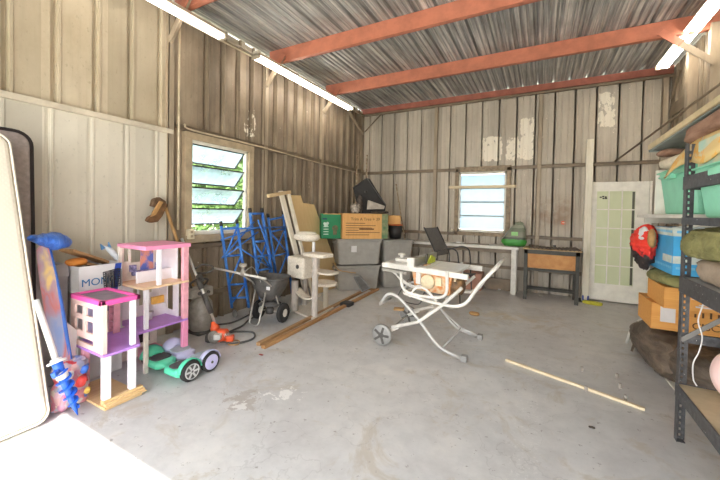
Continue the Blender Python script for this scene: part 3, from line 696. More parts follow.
# window wall facing the mattress side
def pane_wall(p, a, b, holes, th, m, nm='wall_panel'):
    """wall from p along a (len 1) and up b with rectangular holes (u0,v0,u1,v1 in 0..1)"""
    p, a, b = V(p), V(a), V(b); us = sorted({0, 1, *[h[0] for h in holes], *[h[2] for h in holes]}); vs_ = sorted({0, 1, *[h[1] for h in holes], *[h[3] for h in holes]})
    n = a.cross(b).normalized()*th; mb = MB()
    for i in range(len(us)-1):
        for j in range(len(vs_)-1):
            cu, cv = (us[i]+us[i+1])/2, (vs_[j]+vs_[j+1])/2
            if any(h[0] < cu < h[2] and h[1] < cv < h[3] for h in holes): continue
            mb.prism([p+a*us[i]+b*vs_[j], p+a*us[i+1]+b*vs_[j], p+a*us[i+1]+b*vs_[j+1], p+a*us[i]+b*vs_[j+1]], n)
    return mb.build(nm, m, o)
pane_wall((TX0, TY0, .388), (TX1-TX0, 0, 0), (0, 0, .36), [(.14, .68, .40, .86), (.50, .68, .74, .86), (.14, .34, .40, .58), (.50, .34, .74, .58), (.14, .1, .74, .2)], .014, 'doll_blush')
dp(TX1+.0, TY0-.0, .388, .745, .03, .035, 'doll_blush')
mb = MB()
rx0, rx1, ry0, ry1 = TX0-.005, TX1+.01, TY0-.02, TY1+.04
for a_ in ((rx0, ry0, rx1, ry0+.03), (rx0, ry1-.03, rx1, ry1), (rx0, ry0, rx0+.03, ry1), (rx1-.04, ry0, rx1, ry1)): mb.box(a_[0], a_[1], .735, a_[2], a_[3], .77)
mb.build('terrace_roof_rim', 'doll_hot_pink', o, bevel=.004)
MB().box(rx0+.03, ry0+.03, .742, rx1-.04, ry1-.03, .755).build('terrace_roof', 'doll_grey', o)
mb = MB(); mb.box(TX0, TY1-.12, .388, TX0+.01, TY1+.02, .735); mb.build('back_panel', 'toy_lilac', o)
# tower
X0, X1, Y0_, Y1_ = -3.42, -3.0, 1.68, 2.07
for z, m, th in ((.735, 'doll_peach', .02),): mb = MB(); mb.box(X0, 1.655, z, X1+.02, Y1_+.01, z+th); mb.build('upper_deck', m, o, bevel=.003)
mb = MB(); mb.box(X0-.01, Y0_-.01, 1.075, X1+.02, Y1_+.03, 1.112); mb.build('tower_roof', 'doll_pink', o, bevel=.005)
for (x_, y_, z0_, z1_, w_, d_, m_) in ((X1, Y1_-.02, 0, .37, .04, .055, 'doll_pink'), (X1, Y1_-.02, .388, .735, .04, .055, 'doll_rose'), (X1, Y1_-.02, .755, 1.085, .04, .055, 'doll_rose'),
     (X1, 1.69, .388, .735, .03, .035, 'doll_white'), (X1, 1.69, 0, .37, .03, .035, 'doll_cream'), (X1, 1.80, .755, 1.085, .03, .035, 'doll_white'), (X0+.02, 1.68, .755, 1.085, .03, .03, 'doll_cream'), (X0+.02, 1.68, 0, .735, .03, .03, 'doll_cream')):
    dp(x_, y_, z0_, z1_, w_, d_, m_)
# rear walls of the three floors
pane_wall((X0, Y0_, .755), (0, Y1_-Y0_-.06, 0), (0, 0, .33), [(.12, .55, .24, .95), (.3, .5, .62, .95)], .012, 'doll_cream')
pane_wall((X0, 1.66, .388), (0, Y1_-1.68, 0), (0, 0, .347), [(.36, .3, .46, .9), (.50, .3, .6, .9), (.66, .62, .82, .92)], .012, 'doll_white')
pane_wall((X0, 1.66, .0), (0, Y1_-1.70, 0), (0, 0, .37), [(.45, .35, .7, .7)], .012, 'doll_cream')
pane_wall((X0, Y1_-.012, .388), (X1-X0-.1, 0, 0), (0, 0, .347), [(.45, .15, .75, .85)], .012, 'doll_white')
pane_wall((X0, Y1_-.012, .755), (X1-X0-.12, 0, 0), (0, 0, .33), [], .012, 'doll_white')
# room contents moulded with the house
MB().box(X0+.015, 1.86, .82, X0+.022, 1.98, 1.06).build('printed_poster', mat('poster_print', (216, 150, 130), .4, c2=(96, 116, 190), scale=9, lo=.45, hi=.55), o)
mb = MB(); mb.box(X0+.015, 1.78, .80, X0+.05, 2.03, .84); mb.box(X0+.015, 1.76, .84, X0+.05, 1.81, .90); mb.box(X0+.015, 2.0, .84, X0+.05, 2.05, .90); mb.build('flower_rail', mat('rail_navy', (84, 88, 132), .5, c2=(170, 170, 214), scale=40), o)
MB().box(X0+.20, 1.72, .755, X0+.22, 2.05, .86).build('balcony_wall', 'doll_white', o, bevel=.004)
mb = MB(); mb.box(X0+.07, 1.93, .49, X0+.10, 2.05, .57); mb.build('orange_panel', mat('toy_orange', (244, 190, 96), .4), o, bevel=.004)
MB().box(X0+.05, 1.92, .388, X0+.13, 2.06, .50).build('counter', 'doll_white', o, bevel=.004)
MB().lathe((X0+.18, 1.86, .388), (0, 0, 1), [(.022, 0), (.032, .07), (.034, .075), (.028, .07)], 16).build('toy_bucket', 'white_plastic', o, smooth=True)
mb = MB()
for i in range(5): mb.box(-3.20, 1.50, .42+i*.06, -3.12, 1.54, .428+i*.06)
mb.box(-3.20, 1.495, .388, -3.19, 1.545, .70); mb.box(-3.13, 1.495, .388, -3.12, 1.545, .70); mb.build('ladder_shelf', 'doll_rose', o)
MB().box(X0+.015, 1.84, .13, X0+.02, 1.95, .25).build('window_insert', 'window_black', o)
mb = MB(); mb.box(X0+.05, 1.82, .0, X0+.2, 1.99, .1); mb.build('toy_bench', 'doll_rose', o, bevel=.006)

# ---------------------------------------------------------------- hoverboards
mat('hover_mint', (92, 206, 166), .35, 0, .05); mat('hover_lavender', (196, 196, 226), .35, 0, .05); mat('hover_pad', (84, 84, 84), .8, 0, .1, 60); mat('pad_pale', (178, 190, 196), .7); mat('spoke_grey', (206, 206, 204), .35, .2)
def hoverboard(loc, m, pad, tyre, hub, lab, rz=0, alloy=True):
    o = thing('hoverboard', loc, lab, 'hoverboard'); L = V(loc)
    N = 45; S = 24; vs = []; fs = []
    def shape(x):
        q = min(1, max(0, (abs(x)-.018)/.05)); q = q*q*(3-2*q)
        e = max(0, (abs(x)-.215)/.025); e = min(1, e)
        w = .045+.054*q; zt = .088+.022*q+.03*max(0, (abs(x)-.17)/.07)**1.5; zb = .052-.016*q
        k = math.sqrt(max(.0, 1-e*e*.45)); return w*k, zt, zb
    for i in range(N):
        x = -.243+.486*i/(N-1); w, zt, zb = shape(x)
        for k in range(S):
            an = 2*PI*k/S; cy, cz = math.cos(an), math.sin(an)
            vs.append(L+V(x, math.copysign(abs(cy)**.55, cy)*w, (zt+zb)/2+math.copysign(abs(cz)**.75, cz)*(zt-zb)/2))
    for i in range(N-1):
        for k in range(S): fs.append((i*S+k, (i+1)*S+k, (i+1)*S+(k+1) % S, i*S+(k+1) % S))
    fs += [tuple(range(S)), tuple(range((N-1)*S, N*S))[::-1]]
    mb = MB(); mb.add(vs, fs); mb.build('shell', m, o, smooth=True)
    for s in (-1, 1):
        pts = []
        for k in range(24):
            t_ = 2*PI*k/24; pts.append(L+V(s*.145+math.copysign(abs(math.cos(t_))**.6, math.cos(t_))*.068, math.copysign(abs(math.sin(t_))**.6, math.sin(t_))*.083, .1085+.006*(math.cos(t_)*s > .5)))
        MB().prism(pts, (0, 0, .007)).build('foot_pad', pad, o, bevel=.002)
        mb = MB(); c = L+V(s*.262, 0, .088)
        def fn(u, v, c=c, s=s):
            an = PI*(.02+.96*u); f = math.sin(min(1, .35+v*.9)*PI/2) if v < .7 else 1
            return c+V(s*(-.062+.088*v), math.cos(an)*.100*f, math.sin(an)*.100*f)
        mb.grid(fn, 20, 8); g = mb.build('mudguard', m, o, smooth=True, solid=.007)
        w_ = MB().lathe(L+V(s*.248, 0, .088), (s, 0, 0), [(.060, 0), (.080, .004), (.088, .012), (.088, .036), (.083, .044), (.066, .046)], 30)
        wo = w_.build('wheel', tyre, o, smooth=True)
        MB().lathe(L+V(s*.291, 0, .088), (s, 0, 0), [(.066, 0), (.066, .005), (.05, .008), (.012, .010)], 30).build('hub', hub, wo, smooth=False)
        if alloy:
            mb = MB()
            for k in range(6):
                an = 2*PI*k/6; d = V(0, math.cos(an), math.sin(an)); e = V(0, -math.sin(an), math.cos(an)); q = L+V(s*.302, 0, .088)
                mb.obox(q+d*.034, d*.024, e*.007, V(s*.003, 0, 0))
            mb.lathe(L+V(s*.299, 0, .088), (s, 0, 0), [(.064, 0), (.064, .006), (.057, .006), (.057, 0)], 30, closed=False)
            mb.build('spokes', 'spoke_grey', wo)
        else: MB().lathe(L+V(s*.300, 0, .088), (s, 0, 0), [(.012, 0), (.012, .005)], 12).build('hub_logo', 'dark_grey', wo)
    return o
hoverboard((-2.825, 1.80, 0), 'hover_mint', 'hover_pad', 'black_rubber', 'dark_grey', 'mint green hoverboard with black foot pads in front of dollhouse')
hoverboard((-2.835, 2.0, 0), 'hover_lavender', 'pad_pale', 'black_rubber', 'toy_lilac', 'pale lavender hoverboard with pale pads behind the green one', alloy=False)
# ---------------------------------------------------------------- middle: tools along the left wall
mat('leather_brown', (120, 86, 54), .75, 0, .2, 18, bump=.3); mat('tan_wood', (176, 136, 84), .6, 0, .15, 12); mat('rust_iron', (112, 88, 66), .75, .2, .2, 20)
# old mattock: wooden handle leaning, head hooked on the panel edge
h0 = at(164, 203, X=-3.66); h1 = at(178, 243, X=-3.58); d = (h1-h0)
o = thing('mattock', h1+d*.4, 'old brown mattock leaning on the wall panels above the dollhouse', 'mattock')
MB().tube([h0-d*.03, h1, h1+d*1.6], .017, 10).build('handle', 'tan_wood', o, smooth=True)
pa = [at(u, v, X=-3.64) for u, v in ((152, 206), (154, 199), (160, 197), (166, 201), (168, 206), (165, 210))]
pb = [at(u, v, X=-3.62) for u, v in ((168, 204), (163, 216), (158, 222), (151, 223), (147, 221), (149, 217), (155, 214), (159, 204))]
MB().prism(pb, (-.05, 0, 0)).build('blade', 'leather_brown', o, bevel=.008)
MB().prism(pa, (-.06, 0, 0)).build('socket', 'rust_iron', o, bevel=.01)
pc = [at(u, v, X=-3.60) for u, v in ((160, 201), (164, 202), (156, 215), (151, 217), (153, 212))]
MB().prism(pc, (-.02, 0, 0)).build('wedge', 'tan_wood', o, bevel=.004)

# grey machine body (old compressor-like canister) behind the trimmer
mat('machine_grey', (156, 150, 140), .55, .1, .15, 12); mat('machine_dark', (84, 80, 76), .6, .1, .2, 14)
o = thing('floor_sander', (-3.45, 2.62, 0), 'dusty grey machine with rounded housing standing behind the string trimmer', 'machine')
MB().lathe((-3.47, 2.58, .03), (0, 0, 1), [(.10, 0), (.125, .03), (.13, .22), (.12, .32), (.08, .38), (.05, .40)], 24).build('housing', 'machine_grey', o, smooth=True)
MB().obox((-3.42, 2.50, .50), (.09, .0, 0), (0, .14, .0), (0, 0, .055)).build('control_box', 'machine_grey', o, bevel=.02, seg=3)
mb = MB(); mb.lathe((-3.325, 2.45, .5), (1, 0, 0), [(.022, 0), (.018, .02)], 14); mb.lathe((-3.325, 2.56, .5), (1, 0, 0), [(.018, 0), (.014, .02)], 14); mb.build('dial', 'machine_dark', o)
MB().tube(smoothpath([(-3.42, 2.42, .55), (-3.38, 2.38, .62), (-3.34, 2.46, .66), (-3.36, 2.58, .63), (-3.42, 2.58, .56)], 4), .012, 8).build('carry_handle', 'machine_dark', o, smooth=True)
MB().box(-3.58, 2.47, 0, -3.36, 2.70, .04).build('foot', 'machine_dark', o, bevel=.01)

# string trimmer
mat('trimmer_orange', (232, 96, 52), .4, 0, .08); mat('alu_tube', (196, 194, 188), .35, .6, .05)
e0 = V(-3.02, 2.46, .085); s0 = V(-3.08, 2.47, .19); s1 = at(203, 292, X=-3.20); s2 = at(191, 262, X=-3.36)
o = thing('string_trimmer', (-3.02, 2.46, 0), 'orange engine string trimmer standing head-up on its engine by the wall', 'string trimmer')
mb = MB(); mb.lump(e0+V(.0, .03, .0), (.075, .07, .065), .2, 9, 2, 30, 18, 3.6, .5, False); mb.build('engine_cover', 'trimmer_orange', o, smooth=True)
MB().lathe(e0+V(-.02, -.03, -.005), (.25, -.95, .05), [(.062, 0), (.066, .008), (.066, .03), (.05, .045), (.015, .05)], 22).build('recoil_housing', 'machine_grey', o, smooth=True)
MB().obox(e0+V(.05, -.05, .015), (.03, .02, 0), (-.02, .03, 0), (0, 0, .028)).build('air_filter', 'rim_white', o, bevel=.008)
mb = MB()
for k in range(6): mb.lathe(e0+V(.055+.011*k, .03+.007*k, .02-.008*k), (.8, .5, -.4), [(.038, 0), (.038, .004)], 14)
mb.build('cylinder_fins', 'alu_tube', o)
MB().obox(e0+V(.12, .05, -.02), (.035, .02, 0), (-.02, .03, 0), (0, 0, .03)).build('muffler_guard', 'trimmer_orange', o, bevel=.01)
MB().lathe(s0+V(.01, -.01, -.05), (s1-s0), [(.05, 0), (.046, .03), (.028, .06), (.018, .09)], 18).build('clutch_housing', 'trimmer_orange', o, smooth=True)
MB().lump(e0+V(-.10, -.02, -.03), (.05, .06, .052), .1, 8, 4, 20, 12, 3, .3, False).build('fuel_tank', 'machine_dark', o, smooth=True)
MB().tube([s0, s1, s2, s2+(s2-s1)*.8], .015, 10).build('shaft', 'alu_tube', o, smooth=True)
mb = MB(); mb.tube([s0.lerp(s1, .35), s0.lerp(s1, .95)], .028, 12); mb.tube([s1.lerp(s2, .1), s1.lerp(s2, .45)], .03, 12); mb.build('grip', 'machine_dark', o, smooth=True)
q = s1.lerp(s2, .75); mb = MB(); mb.tube(smoothpath([q, q+V(.06, .07, .05), q+V(.06, .2, .0), q+V(0, .18, -.06), q+V(-.02, .05, -.05), q], 4), .011, 8); mb.build('loop_handle', 'machine_dark', o, smooth=True)
q = s1.lerp(s2, .45)
MB().prism([q+V(.03, -.02, .03), q+V(.03, .03, .05), q+V(.02, .08, -.04), q+V(.02, .0, -.06)], (-.04, .0, 0)).build('trigger', 'machine_dark', o, bevel=.005)
# hose
mb = MB().tube(smoothpath([(-2.98, 2.45, .03), (-2.84, 2.52, .015), (-2.78, 2.72, .014), (-2.93, 2.86, .014), (-3.10, 2.78, .014), (-3.16, 2.72, .016), (-3.2, 2.95, .014), (-3.3, 3.15, .014), (-3.36, 3.4, .02), (-3.44, 3.38, .03), (-3.40, 3.0, .014), (-3.5, 2.76, .02), (-3.56, 2.5, .02)], 6), .011, 8)
tag(mb.build('rubber_hose', 'dark_grey', smooth=True), 'dark rubber hose looped on the concrete beside the string trimmer', 'hose')
MB_t = MB().tube(smoothpath([(-2.93, 2.50, .015), (-2.86, 2.47, .013), (-2.80, 2.53, .013), (-2.88, 2.60, .013), (-2.99, 2.53, .014)], 6), .007, 8)
tag(MB_t.build('rope', 'tan_wood', smooth=True), 'short tan cord lying on the concrete next to the orange engine', 'rope')

# blue frames with casters
mat('frame_blue', (42, 104, 196), .4, .1, .12, 10, c2=(78, 140, 214)); mat('caster_grey', (150, 148, 144), .5, .3)
def blue_frame(tA, bA, tB, bB, lab, z=(.18, .55, .86, 1.0), diag=(), wheels=True, r=.016):
    tA, bA, tB, bB = V(tA), V(bA), V(tB), V(bB)
    o = thing('scaffold_frame', V((bA.x+bB.x)/2, (bA.y+bB.y)/2, 0), lab, 'scaffold frame', 'blue steel frames leaning at the left wall')
    for t_, b_ in ((tA, bA), (tB, bB)):
        MB().tube([b_, t_], r, 10).build('upright', 'frame_blue', o, smooth=True)
        cp = MB().tube([t_-(t_-b_)*.02, t_+(t_-b_)*.03], r*1.15, 10).build('end_cap', 'black_plastic', o, smooth=True)
    for f in z: MB().tube([bA.lerp(tA, f), bB.lerp(tB, f)], r*.75, 8).build('rung', 'frame_blue', o, smooth=True)
    for f, g in diag: MB().tube([bA.lerp(tA, f), bB.lerp(tB, g)], r*.65, 8).build('diagonal_brace', 'frame_blue', o, smooth=True)
    if wheels:
        for b_ in (bA, bB):
            c = V(b_.x+.04, b_.y+.01, .055)
            MB().tube([b_, b_+(V(c.x-.02, c.y, .12)-b_)*.8], .014, 8).build('caster_stem', 'caster_grey', o)
            w_ = MB().lathe(c-V(0, .014, 0), (0.25, 1, 0), [(.03, 0), (.052, .004), (.055, .01), (.055, .022), (.052, .028), (.03, .032)], 18).build('caster_wheel', 'caster_grey', o, smooth=True)
    return o
LXf = -3.66
# uprights measured on the photograph's wall side
def up2(u0, v0, X0, u1, X1, zb=.13):
    t_ = at(u0, v0, X=X0); b_ = at(u1, 300, X=X1); return t_, V(X1, b_.y, zb)
a1 = up2(221, 224, -3.64, 232, -3.60); a2 = up2(237, 222, -3.56, 249, -3.42)
blue_frame(a1[0], a1[1], a2[0], a2[1], 'blue steel frame with black end cap nearest the louvre window', z=(.12, .28, .62, .94), diag=((.28, .62), (.62, .95), (.05, .28)), r=.019)
b1 = up2(250, 211, -3.66, 261, -3.45); b2 = up2(262, 211, -3.66, 276, -3.40)
blue_frame(b1[0], b1[1], b2[0], b2[1], 'blue steel frame standing directly behind the black seed spreader', z=(.1, .35, .5, .66, .97), diag=((.35, .66), (.66, .35), (.1, .35)), wheels=False, r=.022)
c1 = up2(268, 216, -3.68, 279, -3.45); c2 = up2(283, 213, -3.68, 292, -3.45)
blue_frame(c1[0], c1[1], c2[0], c2[1], 'blue steel frame at the cat tree end, behind the leaning white boards', z=(.2, .5, .8, .95), diag=((.5, .8), (.8, .5), (.2, .5)), wheels=False, r=.019)
# loose cross braces between frames
for k, (p, q, lab) in enumerate(((at(222, 258, X=-3.58), at(254, 222, X=-3.62), 'blue cross brace rising from the capped frame'), (at(221, 240, X=-3.56), at(262, 226, X=-3.60), 'blue cross brace lying nearly level between the frames'), (at(236, 246, X=-3.52), at(271, 268, X=-3.46), 'blue cross brace sloping down behind the spreader'),
       (at(222, 229, X=-3.50), at(286, 227, X=-3.58), 'long blue rail running level along all frame tops'), (at(258, 220, X=-3.52), at(276, 268, X=-3.44), 'steep blue brace crossing the middle frame'), (at(226, 256, X=-3.53), at(258, 232, X=-3.55), 'second blue cross brace between the two nearest frames'))):
    tag(MB().tube([p, q], .011, 8).build('cross_brace', 'frame_blue', smooth=True), lab, 'cross brace')

# broadcast spreader
mat('hopper_black', (66, 64, 62), .6, 0, .25, 8, c2=(104, 100, 96)); mat('steel_tube', (182, 178, 170), .4, .5, .1); 
SP = V(-3.08, 3.30, 0)
o = thing('seed_spreader', SP, 'black hopper seed spreader on two wheels with a tubular handle', 'spreader')
a = V(.99, .12, 0).normalized(); b = V(-.12, .99, 0)   # a: across (axle direction), b: away
def loop(cz, hx, hy, n=28, off=V(0, 0, 0)):
    out = []
    for k in range(n):
        t_ = 2*PI*k/n; cx = math.copysign(abs(math.cos(t_))**.5, math.cos(t_))*hx; cy = math.copysign(abs(math.sin(t_))**.5, math.sin(t_))*hy
        out.append(SP+a*cx+b*cy+V(0, 0, cz)+off)
    return out
rings = [loop(.27, .05, .05), loop(.31, .11, .10), loop(.42, .18, .15), loop(.575, .225, .185), loop(.58, .215, .175), loop(.43, .17, .14), loop(.33, .09, .08), loop(.32, .02, .02)]
mb = MB(); n_ = 28; vs = [p for r in rings for p in r]; fs = [(i*n_+k, i*n_+(k+1) % n_, (i+1)*n_+(k+1) % n_, (i+1)*n_+k) for i in range(len(rings)-1) for k in range(n_)]; fs += [tuple(range(n_))[::-1], tuple(range(len(vs)-n_, len(vs)))]
mb.add(vs, fs); mb.build('hopper', 'hopper_black', o, smooth=True)
MB().tube(loop(.58, .23, .19), .012, 8, closed=True).build('hopper_rim', 'dark_grey', o, smooth=True)
q = SP-b*.178+a*.10+V(0, 0, .47); MB().obox(q, a*.025, V(0, 0, .02), b*.004).build('hopper_label', 'white_plastic', o)
for s in (-1, 1):
    c = SP+a*(.19*s)+b*.02+V(0, 0, .125)
    w_ = MB().lathe(c-a*.03, a, [(.085, 0), (.115, .006), (.125, .018), (.125, .045), (.115, .056), (.085, .062)], 28).build('wheel', 'black_rubber', o, smooth=True)
    mb = MB(); 
    for e_ in (0, 1): mb.lathe(c-a*.034+a*.062*e_, a, [(.06, 0), (.066, .003), (.02, .006), (.015, .007)], 24)
    mb.build('rim', 'rim_white', w_, smooth=False)
MB().tube([SP-a*.22+b*.02+V(0, 0, .125), SP+a*.22+b*.02+V(0, 0, .125)], .011, 10).build('axle', 'steel_tube', o, smooth=True)
MB().lathe(SP+V(0, 0, .22), (0, 0, 1), [(.14, 0), (.145, .01), (.04, .03), (.03, .06)], 24).build('broadcast_disc', 'dark_grey', o, smooth=True)
MB().lathe(SP+V(0, 0, .10), (0, 0, 1), [(.05, 0), (.055, .05), (.03, .1)], 20).build('gearbox', 'machine_dark', o, smooth=True)
# frame: stand in front (towards camera) and handle to the left
st = fillet([SP-a*.13-b*.12+V(0, 0, .46), SP-a*.12-b*.26+V(0, 0, .016), SP+a*.02-b*.26+V(0, 0, .016), SP+a*.03-b*.12+V(0, 0, .44)], .05)
MB().tube(st, .012, 10).build('stand', 'steel_tube', o, smooth=True)
mb = MB()
hb = at(243, 274, Y=2.86)
for s in (-1, 1): mb.tube(smoothpath([SP+a*.13*s+b*.05+V(0, 0, .14), SP+a*.13*s-b*.12+V(0, 0, .46), SP+a*.12*s-b*.30+V(0, 0, .60), hb+V(.10*s, 0, .0)], 5), .010, 10)
mb.build('handle_frame', 'steel_tube', o, smooth=True)
hg = at(214, 268, Y=2.80)
MB().tube([hb+(hb-hg)*.75, hg], .013, 10).build('handle_bar', 'rim_white', o, smooth=True)
MB().lathe(hb+V(0, 0, -.02), (0, 0, 1), [(.03, 0), (.03, .05), (.018, .07), (.018, .10), (.045, .11), (.045, .14), (.01, .15)], 16).build('setting_knob', 'machine_grey', o, smooth=True)
MB().tube(smoothpath([hb, hb+V(.03, .06, .06), hb+V(.02, .16, .04), SP-b*.1+V(0, 0, .4)], 5), .005, 6).build('control_cable', 'steel_tube', o, smooth=True)

# cat tree
t = NT('carpet_beige'); n = t.noise(t.co(), 60, 3, .7); t.set(t.ramp(n, [(.3, rgb(196, 184, 166)), (.7, rgb(226, 216, 200))]), .95); t.bump(n, .8, .01)
t = NT('plush_white'); n = t.noise(t.co(), 45, 3, .7); t.set(t.ramp(n, [(.3, rgb(200, 188, 170)), (.7, rgb(228, 218, 202))]), .95); t.bump(n, .8, .01)
t = NT('sisal'); w1 = t.node('ShaderNodeTexWave', wave_type='BANDS', bands_direction='Z'); w1.inputs['Scale'].default_value = 40; t.l.new(t.co(), w1.inputs[0]); t.set(t.ramp(w1.outputs[1], [(0, rgb(176, 164, 146)), (1, rgb(214, 204, 186))]), .9); t.bump(w1.outputs[1], .5, .006)
mat('scratched_post', (186, 176, 166), .9, 0, .15, 30, (1, 1, .3), bump=.5)
C0 = V(-2.83, 3.82, 0)
o = thing('cat_tree', C0, 'beige carpeted cat tree with box house, hammock and round perches', 'cat tree')
def cyl(p, r, h, m, nm, par=None, n=20): return MB().lathe(p, (0, 0, 1), [(r*.96, 0), (r, .004), (r, h-.004), (r*.96, h)], n).build(nm, m, par or o, smooth=True)
def onz(u, v, z): return at(u, v, Z=z)
MB().prism([onz(291, 311, .0), onz(314, 321, .0), onz(334, 309, 0), onz(316, 300, 0)], (0, 0, .03)).build('base', 'carpet_beige', o, bevel=.008)
pm = onz(314.5, 316, .03); pl = onz(294.5, 310, .03); pr = onz(325.5, 307, .03)
cyl(pm, .042, .80, 'scratched_post', 'post'); cyl(pl, .05, .42, 'scratched_post', 'post'); cyl(pr, .04, .30, 'sisal', 'post')
pb_ = V(pl.x-.05, pl.y+.30, .03); cyl(pb_, .04, .42, 'scratched_post', 'post')
# box house
h0 = V(pl.x-.20, pl.y-.10, .46)
mb = MB(); ax_ = (pm-pl); ax_.z = 0; ax_.normalize(); ay_ = V(-ax_.y, ax_.x, 0)
c = V(pl.x, pl.y, 0)+ax_*.07+ay_*.10+V(0, 0, .65)
mb.obox(c, ax_*.17, ay_*.17, V(0, 0, .15)); mb.build('box_house', 'plush_white', o, bevel=.03, seg=3)
MB().lathe(c-ay_*.172+ax_*.06+V(0, 0, .02), -ay_, [(.03, 0), (.03, .004)], 20).build('entrance_hole', 'machine_dark', o)
def perch(c, r1, r2, th, nm, m='plush_white', rnd=3.2):
    pts = []
    for k in range(32):
        t_ = 2*PI*k/32; pts.append(V(c)+ax_*math.copysign(abs(math.cos(t_))**(2/rnd), math.cos(t_))*r1+ay_*math.copysign(abs(math.sin(t_))**(2/rnd), math.sin(t_))*r2)
    return MB().prism(pts, (0, 0, th)).build(nm, m, o, bevel=.01)
perch(V(pm.x, pm.y, .83)+ay_*.05, .20, .13, .045, 'perch', rnd=5)
perch(V(pm.x, pm.y, .60)+ax_*.06+ay_*.12, .20, .12, .03, 'perch', 'carpet_beige', 4)
perch(V(pr.x, pr.y, .335)+V(.0, -.03, .03), .19, .17, .045, 'perch', 'plush_white', 2.2)
# top bolster perch on a post above
tp = V(pm.x-.06, pm.y+.12, .875)
cyl(tp+V(-.06, 0, 0), .022, .14, 'white_plastic', 'upper_post')
MB().lump(tp+V(-.18, .0, .20), (.21, .13, .06), .08, 6, 5, 32, 16, 2.6, math.atan2(ax_.y, ax_.x)).build('top_cushion', 'plush_white', o, smooth=True)
MB().lump(tp+V(-.18, .0, .258), (.16, .09, .02), .08, 6, 6, 28, 10, 2.6, math.atan2(ax_.y, ax_.x)).build('cushion_well', 'carpet_beige', o, smooth=True)
# hammock
hA, hB = V(pl.x, pl.y, .33), V(pm.x, pm.y, .30)
def fn(u, v): 
    p = hA.lerp(hB, u)+ay_*(-.02+.14*v); p.z -= .085*math.sin(PI*u)**.8+.0; return p
MB().grid(fn, 14, 6).build('hammock', 'plush_white', o, smooth=True, solid=.02)
MB().tube([tp+V(.1, -.05, .0), tp+V(.1, -.05, -.05)], .004, 6).build('toy_string', 'tan_wood', o)
# dark block under the right perch
tag(MB().box(-2.66, 4.36, 0, -2.50, 4.52, .06).build('rubber_block', 'black_plastic', bevel=.01), 'small black rubber block on the floor behind the cat tree', 'block')

# boards leaning on the left wall behind the cat tree
wood('mdf_tan', (206, 176, 126), (216, 188, 140), 2, 1.5, .75, .03)
P_ = lambda u, v, X: at(u, v, X=X)
pl_pts = [(288, 195, -3.70), (301, 195.5, -3.70), (303, 203, -3.68), (314, 204.5, -3.68), (341, 287, -3.42), (325, 292, -3.40), (310, 292, -3.40)]
A, B, Cc = P_(288, 195, -3.70), P_(314, 204.5, -3.68), None
# plane through top (X=-3.70,z~1.73) and bottom (X=-3.38, z=0)
def on_plane(u, v, x_top=-3.71, x_bot=-3.36, ztop=1.73):
    d = FW*FPX+RT*(u-360)+UP*(CYP-v); n = V(1, 0, -(x_top-x_bot)/ztop); return CAM+d*((V(x_bot, 0, 0)-CAM).dot(n)/d.dot(n))
pts = [on_plane(u, v) for u, v in ((287, 195), (301, 195.5), (303, 203), (314, 204.5), (342, 283))]
pts += [V(-3.36, pts[-1].y, .01), V(-3.36, pts[0].y+.28, .01)]; pts[-3].z = max(pts[-3].z, .12)
tag(MB().prism(pts, (-.018, 0, 0)).build('plywood_sheet', 'mdf_tan', bevel=.002), 'tan wood sheet with a stepped top corner leaning behind the cat tree', 'wood sheet')
def on_p2(u, v): return on_plane(u, v, -3.66, -3.18, 1.75)
for k, (u0, v0, u1, v1, w_, lab, xx) in enumerate(((280.5, 191, 306, 292, .10, 'wide white painted board leaning on wall, on the window side', 0), (288.5, 194, 312, 292, .07, 'narrow white painted board leaning beside the wide one', 0))):
    a_ = on_p2(u0, v0); b_ = on_p2(u1, v1); d_ = (a_-b_).normalized(); b_ = b_+d_*(-(b_.z-.02)/d_.z)
    n_ = V(1, 0, .27).normalized()
    oo = MB().bar(a_, b_, w_, .03, n_).build('white_board', mat('paint_cream', (232, 222, 204), .5, 0, .06) if k == 0 else 'paint_cream', bevel=.003); tag(oo, lab, 'board')
tag(MB().bar(at(268, 196, X=-3.55), at(290, 192, X=-3.55), .05, .05).build('wooden_rail', 'pine_pale_y', bevel=.003), 'short pale wooden rail resting across the tops of white boards', 'wooden rail')

# timber lying on the floor
def floor_bar(u0, v0, u1, v1, w_, h_, m, nm, lab, z=0):
    p = at(u0, v0, Z=0); q = at(u1, v1, Z=0); p.z = q.z = z+h_/2+.001
    return tag(MB().bar(p, q, w_, h_).build(nm, m, bevel=.003), lab, 'timber')
floor_bar(263, 349, 378, 290, .055, .035, 'pine_brown', 'timber_length', 'longer brown timber on floor, on the saw side of the pair')
floor_bar(258, 346, 371, 288, .05, .035, 'plank_old', 'timber_length', 'greyer brown timber on floor, on the cat tree side of the pair')
floor_bar(352, 285, 376, 291, .09, .02, 'plank_old', 'timber_offcut', 'short brown offcut lying on the floor at the foot of the totes')
floor_bar(506, 361, 645, 411, .028, .022, 'pine_pale', 'wooden_strip', 'long thin pale wooden strip lying alone on the open floor')

